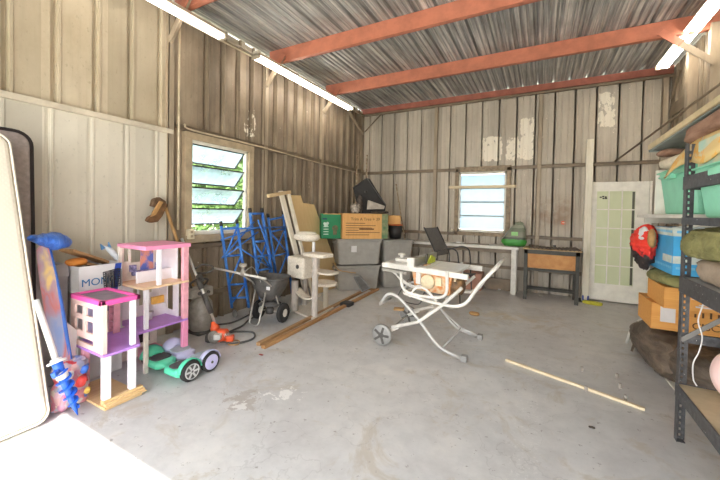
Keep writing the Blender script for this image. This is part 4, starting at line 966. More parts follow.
# ---------------------------------------------------------------- totes and cartons in the left corner
mat('tote_grey', (164, 160, 152), .5, 0, .06); mat('lid_dark', (66, 64, 62), .5)
fd = V(.73, .69, 0).normalized(); fn_ = V(-.69, .73, 0).normalized()
def tote(c, w_, d_, h_, m, lab, a=None, b=None, lid=None, label=True, group=None):
    """tapered tote; c = front left corner on the floor, a across the front, b away"""
    a = a or fd; b = b or fn_; c = V(c); mid = c+a*w_/2+b*d_/2
    o = thing('storage_tote', mid, lab, 'storage tote', group)
    def ring(z, ex): 
        hw, hd, r = w_/2+ex, d_/2+ex, .05; pts = []
        for sx, sy, a0 in ((1, 1, 0), (-1, 1, PI/2), (-1, -1, PI), (1, -1, 1.5*PI)):
            for i in range(5):
                t_ = a0+PI/2*i/4; pts.append(mid+a*(sx*(hw-r)+r*math.cos(t_))+b*(sy*(hd-r)+r*math.sin(t_))+V(0, 0, z))
        return pts
    rings = [ring(0, -.045), ring(.01, -.035), ring(h_*.5, -.018), ring(h_*.86, -.003), ring(h_*.87, .012), ring(h_*.90, .012), ring(h_*.905, .0), ring(h_*.97, .0), ring(h_*.975, .022), ring(h_, .022), ring(h_, .008), ring(h_*.5, -.026), ring(.015, -.045)]
    n_ = 20; vs = [p for r in rings for p in r]; fs = [(i*n_+k, i*n_+(k+1) % n_, (i+1)*n_+(k+1) % n_, (i+1)*n_+k) for i in range(len(rings)-1) for k in range(n_)]
    fs += [tuple(range(n_))[::-1], tuple(range(len(vs)-n_, len(vs)))]
    MB().add(vs, fs).build('bin', m, o, bevel=0)
    if lid:
        r0 = ring(h_+.001, .03); MB().prism(r0, (0, 0, .02)).build('lid', lid, o, bevel=.006)
    if label: MB().obox(c+a*w_*.36-b*.006+V(0, 0, h_*.62), a*.05, V(0, 0, .055), b*.012).build('paper_label', 'white_plastic', o)
    for s in (-1, 1): MB().obox(mid+a*s*(w_/2+.015)+V(0, 0, h_*.84), a*.018, b*.08, V(0, 0, .02)).build('handle', m, o, bevel=.006)
    return o
T0 = V(-3.20, 5.12, 0)
tote(T0, .82, .50, .46, 'tote_grey', 'grey storage tote on the floor under another tote, beside cat tree', label=False, lid=None)
tote(T0+V(0, 0, .475)-fn_*.02, .84, .50, .47, 'tote_grey', 'grey storage tote stacked second, with a white paper label')
T1 = T0+fd*.92+fn_*.12
tote(T1, .62, .45, .46, 'tote_grey', 'grey storage tote on the floor, right-hand stack behind the saw', label=False)
tote(T1+V(0, 0, .475), .62, .45, .44, 'tote_grey', 'upper grey tote of the right-hand stack behind the saw', label=False)
# green print carton and tree carton
mat('carton_green', (26, 128, 82), .55, 0, .08, 5); mat('tree_print', (70, 96, 70), .6, 0, .3, 20, c2=(150, 110, 70)); mat('ink', (92, 62, 34), .7); mat('pale_print', (190, 214, 196), .6)
wood('carton_orange', (206, 154, 92), (222, 172, 108), 2, 3, .75, .04)
b0 = T0+V(0, 0, .95)+fd*.08-fn_*.04
o = carton('cardboard_box', b0, fd*.86, fn_*.40, .46, 'carton_orange', 'long brown tree carton with printed lettering on top of the grey totes')
e_ = -fn_*.0025
text('Trim A Tree + 39', 'title_lettering', 'ink', .075, b0+fd*.15+e_+V(0, 0, .335), fd, (0, 0, 1), o, .0008)
mb = MB()
for i, (u0, u1) in enumerate(((.06, .42), (.06, .62), (.06, .55), (.06, .30), (.06, .70), (.06, .5))): mb.obox(b0+fd*((u0+u1)/2)+e_+V(0, 0, .285-i*.042), fd*(u1-u0)/2, V(0, 0, .005), fn_*.001)
mb.obox(b0+fd*.45+e_+V(0, 0, .18), fd*.14, V(0, 0, .012), fn_*.001)
mb.build('printed_lines', 'ink', o)
mb = MB(); mb.obox(b0+fd*.80+e_*.6+V(0, 0, .23), fd*.06, V(0, 0, .228), fn_*.0015); mb.obox(b0+fd*.8612+fn_*.2+V(0, 0, .23), fd*.0015, fn_*.19, V(0, 0, .22)); mb.build('green_end_print', mat('green_end', (88, 120, 86), .6, 0, .3, 12, c2=(150, 150, 110)), o)
b1 = T0+V(0, 0, .95)-fd*.285+fn_*.06
# green carton stands between tree carton and wall, long side along the front as well
o = carton('cardboard_box', b1, fd*.355, fn_*.22, .45, 'carton_green', 'green printed carton at wall end of the totes, beside the tree carton', flap_m='carton_orange')
MB().obox(b1+fd*.2-fn_*.003+V(0, 0, .444), fd*.17, fn_*.001, V(0, 0, .006)).build('top_edge', 'carton_orange', o)
mb = MB()
for i in range(4): mb.obox(b1+fd*.085-fn_*.0025+V(0, 0, .08+i*.045), fd*.045, V(0, 0, .008), fn_*.001)
mb.lathe(b1+fd*.085-fn_*.001+V(0, 0, .24), -fn_, [(.035, 0), (.035, .002)], 16); mb.lathe(b1+fd*.06-fn_*.001+V(0, 0, .27), -fn_, [(.025, 0), (.025, .002)], 16); mb.lathe(b1+fd*.11-fn_*.001+V(0, 0, .275), -fn_, [(.027, 0), (.027, .002)], 16)
mb.build('white_print', 'pale_print', o)
mb = MB(); mb.lathe(b1+fd*.25-fn_*.001+V(0, 0, .19), -fn_, [(.055, 0), (.055, .002)], 10); mb.obox(b1+fd*.25-fn_*.003+V(0, 0, .12), fd*.035, V(0, 0, .05), fn_*.001); mb.build('picture_print', mat('pict', (120, 100, 70), .6, 0, .3, 20, c2=(60, 90, 60)), o)
MB().obox(b1+fd*.06-fn_*.003+V(0, 0, .355), fd*.04, V(0, 0, .012), fn_*.001).build('logo_bar', mat('navy_bar', (28, 60, 90), .6), o)
# small brown carton above black bin
b2 = T1+V(0, 0, .935)+fd*.06
mat('bucket_black', (34, 32, 32), .45); mat('bucket_rim', (214, 110, 60), .4)
bc = b2+fd*.22+fn_*.13+V(0, 0, .001)
o = thing('bucket', bc, 'black bucket with an orange rim on the right-hand tote stack', 'bucket')
MB().lathe(bc, (0, 0, 1), [(.11, 0), (.14, .26), (.13, .26), (.10, .01)], 24).build('pail', 'bucket_black', o, smooth=True)
MB().lathe(bc+V(0, 0, .255), (0, 0, 1), [(.142, 0), (.148, .004), (.148, .016), (.135, .02)], 24).build('rim', 'bucket_rim', o, smooth=True)
a_ = V(.9, .43, 0).normalized(); b_ = V(-.43, .9, 0)
carton('cardboard_box', bc+V(-.13, -.14, .278), a_*.27, b_*.24, .17, 'carton_orange', 'small brown carton balanced on the black bucket')

# black folded gear and crumpled items on top of the tree carton
mat('black_vinyl', (34, 30, 28), .7, 0, .2, 10, bump=.2); mat('grey_cloth', (170, 160, 148), .8, 0, .15, 10, bump=.3); mat('clear_wrap', (150, 140, 128), .25, 0, .4, 25, bump=.4); mat('dark_stuff', (70, 60, 52), .6, 0, .4, 20, bump=.3)
zt = 1.412
K = lambda u, v, s: at(u, v, Y=s)
o = thing('folded_case', (-3.2, 5.6, zt), 'black vinyl case tipped on its corner atop the tree carton', 'case')
pts = [K(353, 188, 5.52), K(367, 178, 5.58), K(370, 179, 5.60), K(386, 205, 5.78), K(385, 209.5, 5.76), K(359, 209.5, 5.50)]
for p in pts[-2:]: p.z = 1.415
MB().prism(pts, (-.05, .09, 0)).build('case_body', 'black_vinyl', o, bevel=.012)
MB().tube([pts[0]+V(0, -.012, 0), pts[1]+V(0, -.012, 0), pts[3]+V(0, -.012, 0)], .009, 8).build('seam', 'dark_grey', o, smooth=True)
mb = MB(); mb.lathe(K(366, 192, 5.55), (-.3, -1, 0), [(.02, 0), (.02, .03)], 12); mb.build('buckle', 'dark_grey', o)
tag(MB().lump(V(K(356, 207, 5.35).x, 5.35, 1.412+.08), (.085, .085, .085), .35, 7, 9, 40, 24, 2.2, 0, True, .12).build('wrapped_bundle', 'clear_wrap', smooth=True), 'crumpled clear-wrapped bundle at wall end on the tree carton', 'bundle')
tag(MB().lump(V(K(361, 200, 5.42).x-.03, 5.42, 1.412+.15), (.05, .05, .16), .4, 7, 12, 36, 24, 2.2, 0, True, .12).build('tangled_straps', 'dark_stuff', smooth=True), 'dark tangle of straps in front of black case', 'straps')
tag(MB().prism([K(368, 200, 5.42), K(385, 206, 5.62), K(384, 209, 5.62), K(367, 209.5, 5.42)], (-.03, .05, 0.0)).build('paper_sheet', 'grey_cloth', bevel=.004), 'pale grey sheet lying against the black case', 'paper sheet')
tag(MB().lump(V(K(380, 209, 5.72).x, 5.72, 1.412+.03), (.16, .10, .033), .3, 5, 15, 36, 14, 2.4, .6, True, .1).build('cloth_heap', 'dark_stuff', smooth=True), 'flat dark cloth heap at the right end of the tree carton', 'cloth')
# items at the foot of the totes
mat('grate_grey', (120, 118, 114), .5, .3)
o = thing('vent_grate', at(366, 292, Z=0), 'small grey grate panel leaning on the lower grey tote', 'grate')
g = [at(354, 277, Y=5.02), at(360, 276, Y=5.08), at(370, 288, Y=5.16), at(362, 292, Y=5.08)]
mb = MB(); 
for i in range(4): mb.bar(g[i], g[(i+1) % 4], .015, .015)
mb.build('rim', 'grate_grey', o)
MB().prism([g[0], g[1], g[2], g[3]], (-.006, .01, 0)).build('panel', 'machine_dark', o)
tag(MB().tube(smoothpath([at(333, 263, Y=5.0), at(339, 270, Y=5.0), at(348, 272, Y=5.05), at(356, 273, Y=5.1)], 5), .008, 6).build('strap', 'tan_wood', smooth=True), 'thin brown strap hanging across the lower tote', 'strap')
# items on floor behind the saw
for k, (u, v, r, mm, lab, nm) in enumerate(((383, 284, (.13, .09, .07), 'machine_grey', 'grey metal tool heap on the floor beside the totes', 'tool_heap'), (392, 281, (.10, .12, .05), 'rim_white', 'pale crumpled bag of parts near the saw', 'parts_bag'), (420, 284, (.16, .10, .05), 'plush_white', 'pale sawdust-covered cloth under the saw table', 'dusty_cloth'))):
    p = at(u, v, Z=0); tag(MB().lump(p+V(0, .1, r[2]*.92), r, .4, 8, 20+k, 32, 16, 2.2, .5*k, True, .12).build(nm, mm, smooth=True), lab, nm.replace('_', ' '))
pp = at(306.0/1, 0, Y=5) if False else None
p = at(474, 315, Z=0)
tag(MB().lump(p+V(0, 0, .022), (.07, .05, .025), .2, 9, 31, 24, 12, 2.6).build('wood_block', 'tan_wood', smooth=True), 'small yellowish scrap of wood on the floor behind the saw legs', 'wood scrap')
# long thin rod leaning at the back wall
tag(MB().tube([at(396, 184, Y=6.52), at(412, 284, Z=.005)], .013, 8).build('long_rod', 'rusty_pipe', smooth=True), 'long rusty rod leaning beside the upper grey totes, behind the saw', 'rod')
# ---------------------------------------------------------------- table saw on wheeled stand
mat('alu_white', (226, 224, 218), .4, .1, .05); mat('stand_grey', (190, 188, 184), .4, .2, .06); mat('saw_orange', (206, 126, 62), .6, 0, .2, 16, c2=(222, 200, 164), lo=.4, hi=.6); mat('saw_dust', (222, 206, 172), .8, 0, .1, 20)
mat('fence_grey', (168, 164, 154), .45, .3, .06); mat('guard_yellow', (202, 214, 60), .4); mat('motor_dark', (70, 58, 48), .6, 0, .3, 14, c2=(150, 112, 70))
o = thing('table_saw', (-1.05, 3.8, 0), 'white-topped jobsite table saw on a folding wheeled tubular stand', 'table saw')
ZT = .86
A_, B_, C_, D_ = at(384, 262, Z=ZT), at(456, 272.5, Z=ZT), at(466, 266, Z=ZT), at(410, 255.5, Z=ZT)
e1 = (B_-A_); e2 = ((D_-A_)+(C_-B_))/2; D_ = A_+e2; C_ = B_+e2
def TP(s, t_, z=ZT): p = A_+e1*s+e2*t_; p.z = z; return p
MB().prism([TP(0, .04), TP(.62, .04), TP(.62, .96), TP(0, .96)], (0, 0, -.035)).build('tabletop', 'alu_white', o, bevel=.004)
MB().prism([TP(.635, .04), TP(1, .04), TP(1, .96), TP(.635, .96)], (0, 0, -.03)).build('extension_wing', 'alu_white', o, bevel=.004)
MB().prism([TP(.50, .2, ZT+.0005), TP(.55, .2, ZT+.0005), TP(.55, .8, ZT+.0005), TP(.50, .8, ZT+.0005)], (0, 0, .001)).build('throat_plate', 'machine_dark', o)
MB().bar(TP(-.02, -.0, ZT-.03), TP(1.14, 0, ZT-.03), .03, .055).build('front_rail', 'rim_white', o, bevel=.004)
MB().bar(TP(0, 1.0, ZT-.03), TP(1.16, 1.0, ZT-.03), .03, .055).build('rear_rail', 'rim_white', o, bevel=.004)
MB().bar(TP(-.03, .02, ZT-.09), TP(.36, .02, ZT-.09), .04, .03).build('lower_rail', 'fence_grey', o, bevel=.004)
# rip fence
f0 = V(-1.225, 3.49, ZT+.045); f1 = V(-1.19, 4.28, ZT+.045)
fe = MB().obox((f0+f1)/2, e1.normalized()*.028, (f1-f0)/2, V(0, 0, .042)).build('rip_fence', 'fence_grey', o, bevel=.005)
MB().obox(f0+V(0, -.02, .005), e1.normalized()*.045, e2.normalized()*.02, V(0, 0, .05)).build('fence_head', 'rim_white', fe, bevel=.006)
MB().obox(TP(.18, .35, ZT+.02), e1.normalized()*.09, e2.normalized()*.05, V(0, 0, .018)).build('mitre_gauge', 'rim_white', o, bevel=.004)
MB().lathe(TP(.16, .35, ZT+.04), (0, 0, 1), [(.02, 0), (.02, .03), (.045, .035), (.045, .05), (.02, .06)], 16).build('mitre_knob', 'rim_white', o, smooth=True)
# blade guard
g0 = TP(.53, .40, ZT)
n1 = e2.normalized()
pts = [g0, g0+n1*.26, g0+n1*.27+V(0, 0, .05), g0+n1*.12+V(0, 0, .095), g0+n1*.02+V(0, 0, .04)]
MB().prism(pts, e1.normalized()*.012).build('blade_guard', 'guard_yellow', o)
MB().bar(g0+V(0, 0, .0)-n1*.05, g0+V(0, 0, .12)+n1*.0, .012, .03).build('riving_knife', 'machine_dark', o)
MB().prism([g0-n1*.12+V(0, 0, .001), g0+n1*.0+V(0, 0, .001), g0+n1*.0+V(.02, 0, .001)+e1.normalized()*.03, g0-n1*.12+e1.normalized()*.03+V(0, 0, .001)], (0, 0, .008)).build('push_shoe', 'saw_orange', o)
# body under the table
c = TP(.64, .5, .70); E1, E2 = e1.normalized(), e2.normalized()
mb = MB(); mb.prism([c-E1*.24-E2*.22+V(0, 0, .12), c+E1*.26-E2*.22+V(0, 0, .12), c+E1*.23-E2*.20-V(0, 0, .12), c-E1*.20-E2*.20-V(0, 0, .12)], E2*.42); mb.build('cabinet', 'saw_orange', o, bevel=.012)
MB().lathe(c-E1*.02-E2*.225+V(0, 0, .0), -E2, [(.075, 0), (.08, .01), (.075, .03), (.03, .035)], 22).build('handwheel', 'saw_dust', o, smooth=True)
MB().lathe(c+E1*.22-E2*.1-V(0, 0, .02), E1, [(.085, 0), (.09, .02), (.085, .12), (.05, .14)], 22).build('motor', 'motor_dark', o, smooth=True)
MB().obox(c-E2*.232+E1*.11+V(0, 0, .02), E1*.035, E2*.01, V(0, 0, .045)).build('switch_plate', 'saw_dust', o, bevel=.005)
MB().obox(c-E2*.23-E1*.14+V(0, 0, .03), E1*.03, E2*.012, V(0, 0, .07)).build('corner_bracket', 'alu_white', o, bevel=.004)
MB().obox(c+E1*.275+V(0, 0, .0)-E2*.05, E1*.012, E2*.12, V(0, 0, .09)).build('dust_cover', 'saw_dust', o, bevel=.006)
# cable bundle
mb = MB(); s_ = A_+e1*.12+V(0, .02, -.1)
for k in range(3): mb.tube(smoothpath([s_+V(.02*k, .0, 0), s_+V(.10, .0, -.06-.01*k), s_+V(.26, -.01, -.13-.012*k), s_+V(.40, .0, -.10)], 5), .007, 6)
mb.build('power_cable', 'rim_white', o, smooth=True)
# stand tubes: near side on Y=3.36, far side on Y=4.12
YN, YF = 3.38, 4.10
def SX(u, v): 
    p = at(u, v, Y=YN); return (p.x, p.z)
def side(uvs, r, nm, m, both=True, rad=.06):
    P2 = [SX(u, v) for u, v in uvs]
    ys = (YN, YF) if both else (YN,)
    for y in ys:
        pts = [V(x_, y, max(z_, r)) for x_, z_ in P2]
        MB().tube(fillet(pts, rad, 5), r, 12).build(nm, m, o, smooth=True)
side([(380, 304), (387, 293), (397, 295), (416, 316), (439, 348), (463, 360)], .016, 'front_leg', 'stand_grey', rad=.10)
side([(401, 272), (402, 291), (425, 297), (447, 298), (447, 271)], .016, 'cradle_tube', 'rim_white', rad=.10)
side([(404, 293), (430, 302), (455, 307), (466, 304), (480, 284), (497, 267)], .017, 'handle_tube', 'rim_white', rad=.07)
side([(410, 297), (414, 288), (424, 287), (437, 301)], .012, 'support_loop', 'rim_white', rad=.05)
side([(392, 327), (418, 322), (440, 307), (462, 288)], .017, 'scissor_arm', 'rim_white', rad=.03)
# cross pieces
def cross(u, v, r, nm, m='rim_white', y0=YN, y1=YF):
    x_, z_ = SX(u, v); z_ = max(z_, r); MB().tube([V(x_, y0, z_), V(x_, y1, z_)], r, 10).build(nm, m, o, smooth=True)
cross(497, 267, .018, 'handle_grip'); cross(380, 304, .016, 'lower_grip', 'stand_grey', YN, YN+.3); cross(463, 360, .019, 'foot_bar', 'stand_grey', YN-.03, YN+.03)
cross(427, 315, .014, 'pivot_rod'); cross(404, 293, .014, 'cross_rod')
x_, z_ = SX(384, 331); MB().tube([V(x_, YN-.05, .115), V(x_, YF+.05, .115)], .011, 10).build('axle', 'stand_grey', o, smooth=True)
x2, z2 = SX(392, 327)
for y in (YN, YF): MB().bar(V(x_, y+.03, .115), V(x2+.06, y+.03, max(z2, .12)), .02, .035).build('axle_bracket', 'rim_white', o)
# second leg pair
kx, kz = SX(439, 348)
a1 = V(-1.0, YF, .32); 
for y, u0, v0, lab in ((YF, 0, 0, ''),):
    pass
p1 = at(444, 312, Y=YF-.1); p2 = at(461, 328, Y=YF-.1); p3 = at(442, 349, Y=YN+.08)
MB().tube(fillet([p1, p2, V(p3.x, p3.y, .05)], .03), .010, 8).build('link_rod', 'stand_grey', o, smooth=True)
q1 = V(p2.x, YF-.1, max(p2.z, .1)); q2 = at(480, 337, Z=.03)
MB().tube([q1, q2], .014, 10).build('rear_foot_bar', 'stand_grey', o, smooth=True)
MB().obox(q2, (.03, 0, 0), (0, .04, 0), (0, 0, .03)).build('rear_foot', 'caster_grey', o, bevel=.008)
fx_, fz_ = SX(463, 360); MB().obox(V(fx_+.01, YN, .03), (.03, 0, 0), (0, .035, 0), (0, 0, .03)).build('front_foot', 'caster_grey', o, bevel=.008)
for y, nm in ((YN-.08, 'n'), (YF+.04, 'f')):
    c = V(x_, y, .115)
    w_ = MB().lathe(c, (0, 1, 0), [(.085, 0), (.108, .004), (.115, .012), (.115, .036), (.108, .044), (.085, .048)], 30).build('wheel', 'caster_grey', o, smooth=True)
    mb = MB(); mb.lathe(c+V(0, -.003, 0), (0, 1, 0), [(.03, 0), (.03, .054)], 16)
    for k in range(5): d = V(math.cos(2*PI*k/5), 0, math.sin(2*PI*k/5)); mb.obox(c+V(0, -.002, 0)+d*.055, d*.035, V(-d.z, 0, d.x)*.012, V(0, .006, 0))
    mb.build('wheel_spokes', 'machine_dark', w_)
# thing on the stand: pale wood block
p = at(399, 309, Y=3.9); tag(MB().obox(p, (.06, .02, 0), (-.01, .04, 0), (0, 0, .012)).build('push_stick', 'tan_wood', bevel=.003), 'small tan wooden block resting on the saw stand near its wheels', 'wood block')
MB().tube(smoothpath([TP(.2, .6, .62), TP(.0, .7, .35), TP(.3, .8, .30), TP(.45, .6, .5)], 6), .008, 8).build('power_cord', 'dark_grey', o, smooth=True)

# ---------------------------------------------------------------- workbench, chair, box, soil bag
mat('bench_white', (226, 222, 212), .4, 0, .1, 6); mat('bench_steel', (210, 204, 190), .5, 0, .08)
BX0, BX1, BY0, BY1, BZ = -2.60, -.33, 6.62, 7.0, .86
o = thing('workbench', ((BX0+BX1)/2, 6.8, 0), 'long white-edged workbench under the rear window', 'workbench')
MB().box(BX0, BY0, BZ-.05, BX1, BY1, BZ).build('worktop', 'bench_white', o, bevel=.004)
for x_ in (BX0+.03, BX1-.12):
    for y_ in (BY0+.02, BY1-.09): MB().box(x_, y_, 0, x_+.085, y_+.07, BZ-.05).build('leg', 'bench_white', o, bevel=.004)
mb = MB(); mb.box(BX0+.05, BY1-.05, BZ-.13, BX1-.05, BY1-.02, BZ-.05); mb.box(BX0+.08, BY0+.04, BZ-.12, BX1-.08, BY0+.06, BZ-.05); mb.build('apron', 'girt_dark', o)
# low shelf: dark back panel under the bench
tag(MB().box(-1.95, 6.62, 0, -.95, 6.95, .32).build('low_crate', mat('crate_pink', (178, 132, 112), .75, 0, .1, 6), bevel=.006), 'low dusty pink-brown crate on the floor under the workbench', 'crate')
tag(MB().box(-.92, 6.9, .0, -.45, 6.93, .22).build('leaning_slab', 'girt_dark', bevel=.003), 'dark panel on the floor behind the workbench leg', 'panel')
# things on the bench
tag(MB().lump((-1.42, 6.75, BZ+.02), (.045, .03, .02), .3, 12, 40, 20, 10).build('white_scrap', 'white_plastic', smooth=True), 'small white crumpled scrap on the workbench top', 'scrap')
tag(MB().bar((-1.30, 6.72, BZ+.01), (-.85, 6.78, BZ+.01), .04, .018).build('flat_bar', 'girt_dark'), 'flat brown metal bar lying on the workbench', 'metal bar')
# soil bag
t = NT('bag_print'); co = t.co(); xyz = t.sep(co); n = t.noise(co, 9, 3, .6)
zz = t.math('ADD', xyz[2], t.math('MULTIPLY', t.math('SUBTRACT', n, .5), .05))
c = t.ramp(zz, [(.0, rgb(64, 132, 56)), (.06, rgb(66, 150, 60)), (.13, rgb(74, 80, 66)), (.17, rgb(126, 126, 110)), (.27, rgb(112, 118, 98)), (.34, rgb(146, 150, 132))]); c.node.color_ramp.interpolation = 'CONSTANT'
t.set(c, .35); t.bump(n, .35, .01)
o = thing('soil_bag', (-.42, 6.78, BZ), 'green and grey potting soil bag sitting at the end of the workbench', 'soil bag')
mb = MB().lump((-.42, 6.80, BZ+.20), (.20, .12, .205), .10, 6, 41, 56, 40, 3.4, 0, True, .10)
for v_ in mb.v:
    k_ = (v_.z-BZ)/.42; q_ = max(0, k_-.25); v_.x = -.42+(v_.x+.42)*(1-.62*q_)+.10*q_; v_.y = 6.80+(v_.y-6.80)*(1-.7*q_)
mb.build('sack', 'bag_print', o, smooth=True)
MB().lump((-.345, 6.80, BZ+.415), (.075, .035, .045), .4, 14, 44, 28, 18, 2.0, .1, False, .2).build('sack_neck', mat('bag_grey', (150, 152, 134), .4, 0, .3, 14, c2=(96, 110, 84)), o, smooth=True)
MB().obox((-.41, 6.69, BZ+.24), (.055, 0, .0), (0, .006, 0), (0, 0, .035)).build('printed_label', mat('label_green', (150, 214, 130), .4), o, bevel=.004)

# patio chair behind the saw
mat('sling_grey', (104, 98, 92), .7, 0, .1, 30); mat('chair_dark', (58, 56, 56), .4, .2)
CH = V(-1.72, 5.35, 0)
o = thing('patio_chair', CH, 'grey sling patio chair with thin dark arms behind the table saw', 'chair')
bt = at(424, 228, Y=5.5); bb_ = at(437, 256, Y=5.5)
w2 = V(.10, .45, 0)
MB().prism([bt, bb_, bb_+w2, bt+w2], (-.01, 0, .0)).build('backrest', 'sling_grey', o, bevel=.003)
sb = bb_+V(0, 0, -.25); 
seat0 = V(bb_.x, bb_.y, .44); se = V(.46, -.05, 0)
MB().prism([seat0, seat0+se, seat0+se+w2, seat0+w2], (0, 0, -.012)).build('seat', 'sling_grey', o)
for k in (0, 1):
    off = w2*k
    MB().tube([bt+off+V(0, 0, .01), bb_+off, seat0+off+V(0, 0, .0), seat0+off+V(-.1, 0, -.43)], .012, 10).build('leg', 'chair_dark', o, smooth=True)
    arm = smoothpath([bb_+off+(bt-bb_)*.15, at(448, 248.5, Y=5.5)+off, at(455, 250, Y=5.5)+off, at(458, 256, Y=5.45)+off, V(at(459, 262, Y=5.4).x, 5.42, .44)+off, V(at(460, 262, Y=5.4).x+.02, 5.40, .01)+off], 5)
    MB().tube(arm, .011, 8).build('arm', 'chair_dark', o, smooth=True)
MB().tube([seat0+se*.98, seat0+se*.98+w2], .011, 8).build('seat_rail', 'chair_dark', o, smooth=True)

# second small bench
mat('iron_dark', (74, 72, 66), .55, .2, .15, 12); mat('osb_orange', (186, 128, 76), .7, 0, .15, 9, c2=(206, 156, 100)); 
S = (-.235, .575, 6.42, 6.86); SZ = .86
o = thing('small_bench', (.17, 6.6, 0), 'small dark metal bench with orange wood panel beside the workbench', 'bench')
for x_ in (S[0], S[1]-.06):
    for y_ in (S[2], S[3]-.05): MB().box(x_, y_, 0, x_+.055, y_+.05, SZ).build('leg', 'iron_dark', o, bevel=.003)
mb = MB(); mb.box(S[0], S[2], SZ-.07, S[1], S[2]+.03, SZ); mb.box(S[0], S[3]-.03, SZ-.07, S[1], S[3], SZ); mb.box(S[0], S[2], SZ-.05, S[0]+.03, S[3], SZ); mb.box(S[1]-.03, S[2], SZ-.05, S[1], S[3], SZ); mb.build('top_frame', 'iron_dark', o)
mb = MB(); mb.box(S[0]+.05, S[2]+.01, .50, S[1]-.05, S[2]+.04, .54); mb.box(S[0]+.05, S[3]-.03, .12, S[1]-.05, S[3], .16); mb.box(S[0]+.05, S[2]+.2, .14, S[1]-.05, S[2]+.23, .17); mb.build('rail', 'iron_dark', o)
MB().box(S[0]+.055, S[2]+.012, .55, S[1]-.06, S[2]+.028, .79).build('front_panel', 'osb_orange', o)
MB().box(S[0]-.02, S[2]-.02, SZ, S[1]+.03, S[3]+.02, SZ+.015).build('bench_top', 'plywood', o, bevel=.002)
def fn(u, v):
    x_ = S[0]+.10+.74*u; y_ = S[2]-.04+.46*v; return V(x_-.05*v, y_, SZ+.030+.012*abs(math.sin(u*PI*13))+.012*math.sin(u*5+v*2)-(.02*(1-u) if v < .2 else 0))
tag(MB().grid(fn, 104, 8).build('corrugated_mat', mat('mat_brown', (112, 100, 88), .8, 0, .1, 20), solid=.006, smooth=True), 'brown corrugated rubber mat lying on the small dark bench', 'mat')
tag(MB().obox((.22, 6.6, SZ+.065), (.02, 0, 0), (0, .03, 0), (0, 0, .015)).build('small_clip', 'black_plastic', bevel=.004), 'tiny black clip lying on the corrugated mat', 'clip')
tag(MB().box(.60, 6.70, SZ-.02, .66, 6.95, SZ+.0).build('x2', 'iron_dark'), 'short dark strip beside the small bench top', 'strip').name = 'metal_strip'
bpy.data.objects['metal_strip'].location.z -= SZ-.02

# glazed door leaning against the back wall
mat('door_cream', (246, 243, 232), .45, 0, .05); t = NT('green_pane'); n = t.noise(t.co((1, 1, .4)), 1.6, 4, .6); t.set(t.ramp(n, [(.35, rgb(216, 224, 184)), (.65, rgb(232, 237, 208))]), .12, 0, .5)
_d0 = at(581, 298, Z=0); _d1 = at(648, 305, Z=0); D0 = V(_d0.x*6.98/_d0.y, 6.98, 0); D1 = V(_d1.x*6.98/_d1.y, 6.99, 0); DH = 2.03; lean = .0
o = thing('french_door', (D0+D1)/2, 'cream french door with fifteen pale green panes leaning on back wall', 'door')
da = (D1-D0); DW = da.length; da.normalize(); dn = V(0, 0, 1).cross(da)*-1  # towards camera side is -Y
if dn.y > 0: dn = -dn
upv = V(0, .012, 1).normalized()
def DP(x_, z_, k=0): return D0+da*x_+upv*z_+dn*k
def dbox(x0, z0, x1, z1, k0, k1, nm, m, par=None, bev=.003):
    return MB().prism([DP(x0, z0, k0), DP(x1, z0, k0), DP(x1, z1, k0), DP(x0, z1, k0)], dn*(k1-k0)).build(nm, m, par or o, bevel=bev)
gx0, gx1, gz0, gz1 = .17, DW-.20, .30, 1.88
for a_ in ((0, 0, .045, DH+.04), (DW-.03, 0, DW, DH)): dbox(a_[0], a_[1], a_[2], a_[3], -.05, .05, 'jamb', 'door_cream')
for nm, a_ in (('stile', (.055, .02, gx0, DH)), ('stile', (gx1, .02, DW-.035, DH)), ('bottom_rail', (gx0, .02, gx1, gz0)), ('top_rail', (gx0, gz1, gx1, DH))): dbox(*a_, -.02, .022, nm, 'door_cream')
dbox(gx0, gz0, gx1, gz1, -.006, .002, 'glass', 'green_pane', bev=0)
mb = MB(); W_ = (gx1-gx0)
for i in (1, 2): x_ = gx0+W_*i/3; mb.prism([DP(x_-.009, gz0, 0), DP(x_+.009, gz0, 0), DP(x_+.009, gz1, 0), DP(x_-.009, gz1, 0)], dn*.012)
for i in range(1, 5): z_ = gz0+(gz1-gz0)*i/5; mb.prism([DP(gx0, z_-.009, 0), DP(gx1, z_-.009, 0), DP(gx1, z_+.009, 0), DP(gx0, z_+.009, 0)], dn*.012)
mb.build('muntin_grid', 'door_cream', o)
mb = MB()
for a_ in ((gx0-.015, gz0-.015, gx0+.01, gz1+.015), (gx1-.01, gz0-.015, gx1+.015, gz1+.015), (gx0, gz0-.015, gx1, gz0+.01), (gx0, gz1-.01, gx1, gz1+.015)):
    mb.prism([DP(a_[0], a_[1], .022), DP(a_[2], a_[1], .022), DP(a_[2], a_[3], .022), DP(a_[0], a_[3], .022)], dn*.008)
mb.build('glazing_bead', 'door_cream', o)
dbox(gx1-.045, gz0+.02, gx1-.012, gz1-.02, .003, .006, 'dark_spacer', mat('spacer', (96, 98, 84), .5), bev=0)
mb = MB()
for dx, dz in ((0, 0), (.035, .012), (.07, .004), (.04, -.02), (.075, -.02)): mb.prism([DP(gx0+.05+dx, gz1-.12+dz, .004), DP(gx0+.08+dx, gz1-.12+dz, .004), DP(gx0+.08+dx, gz1-.098+dz, .004), DP(gx0+.05+dx, gz1-.098+dz, .004)], dn*.001)
mb.build('torn_sticker', 'black_plastic', o)
for z_ in (.25, 1.0, 1.75): dbox(.035, z_, .052, z_+.09, .045, .058, 'hinge', 'girt_dark')
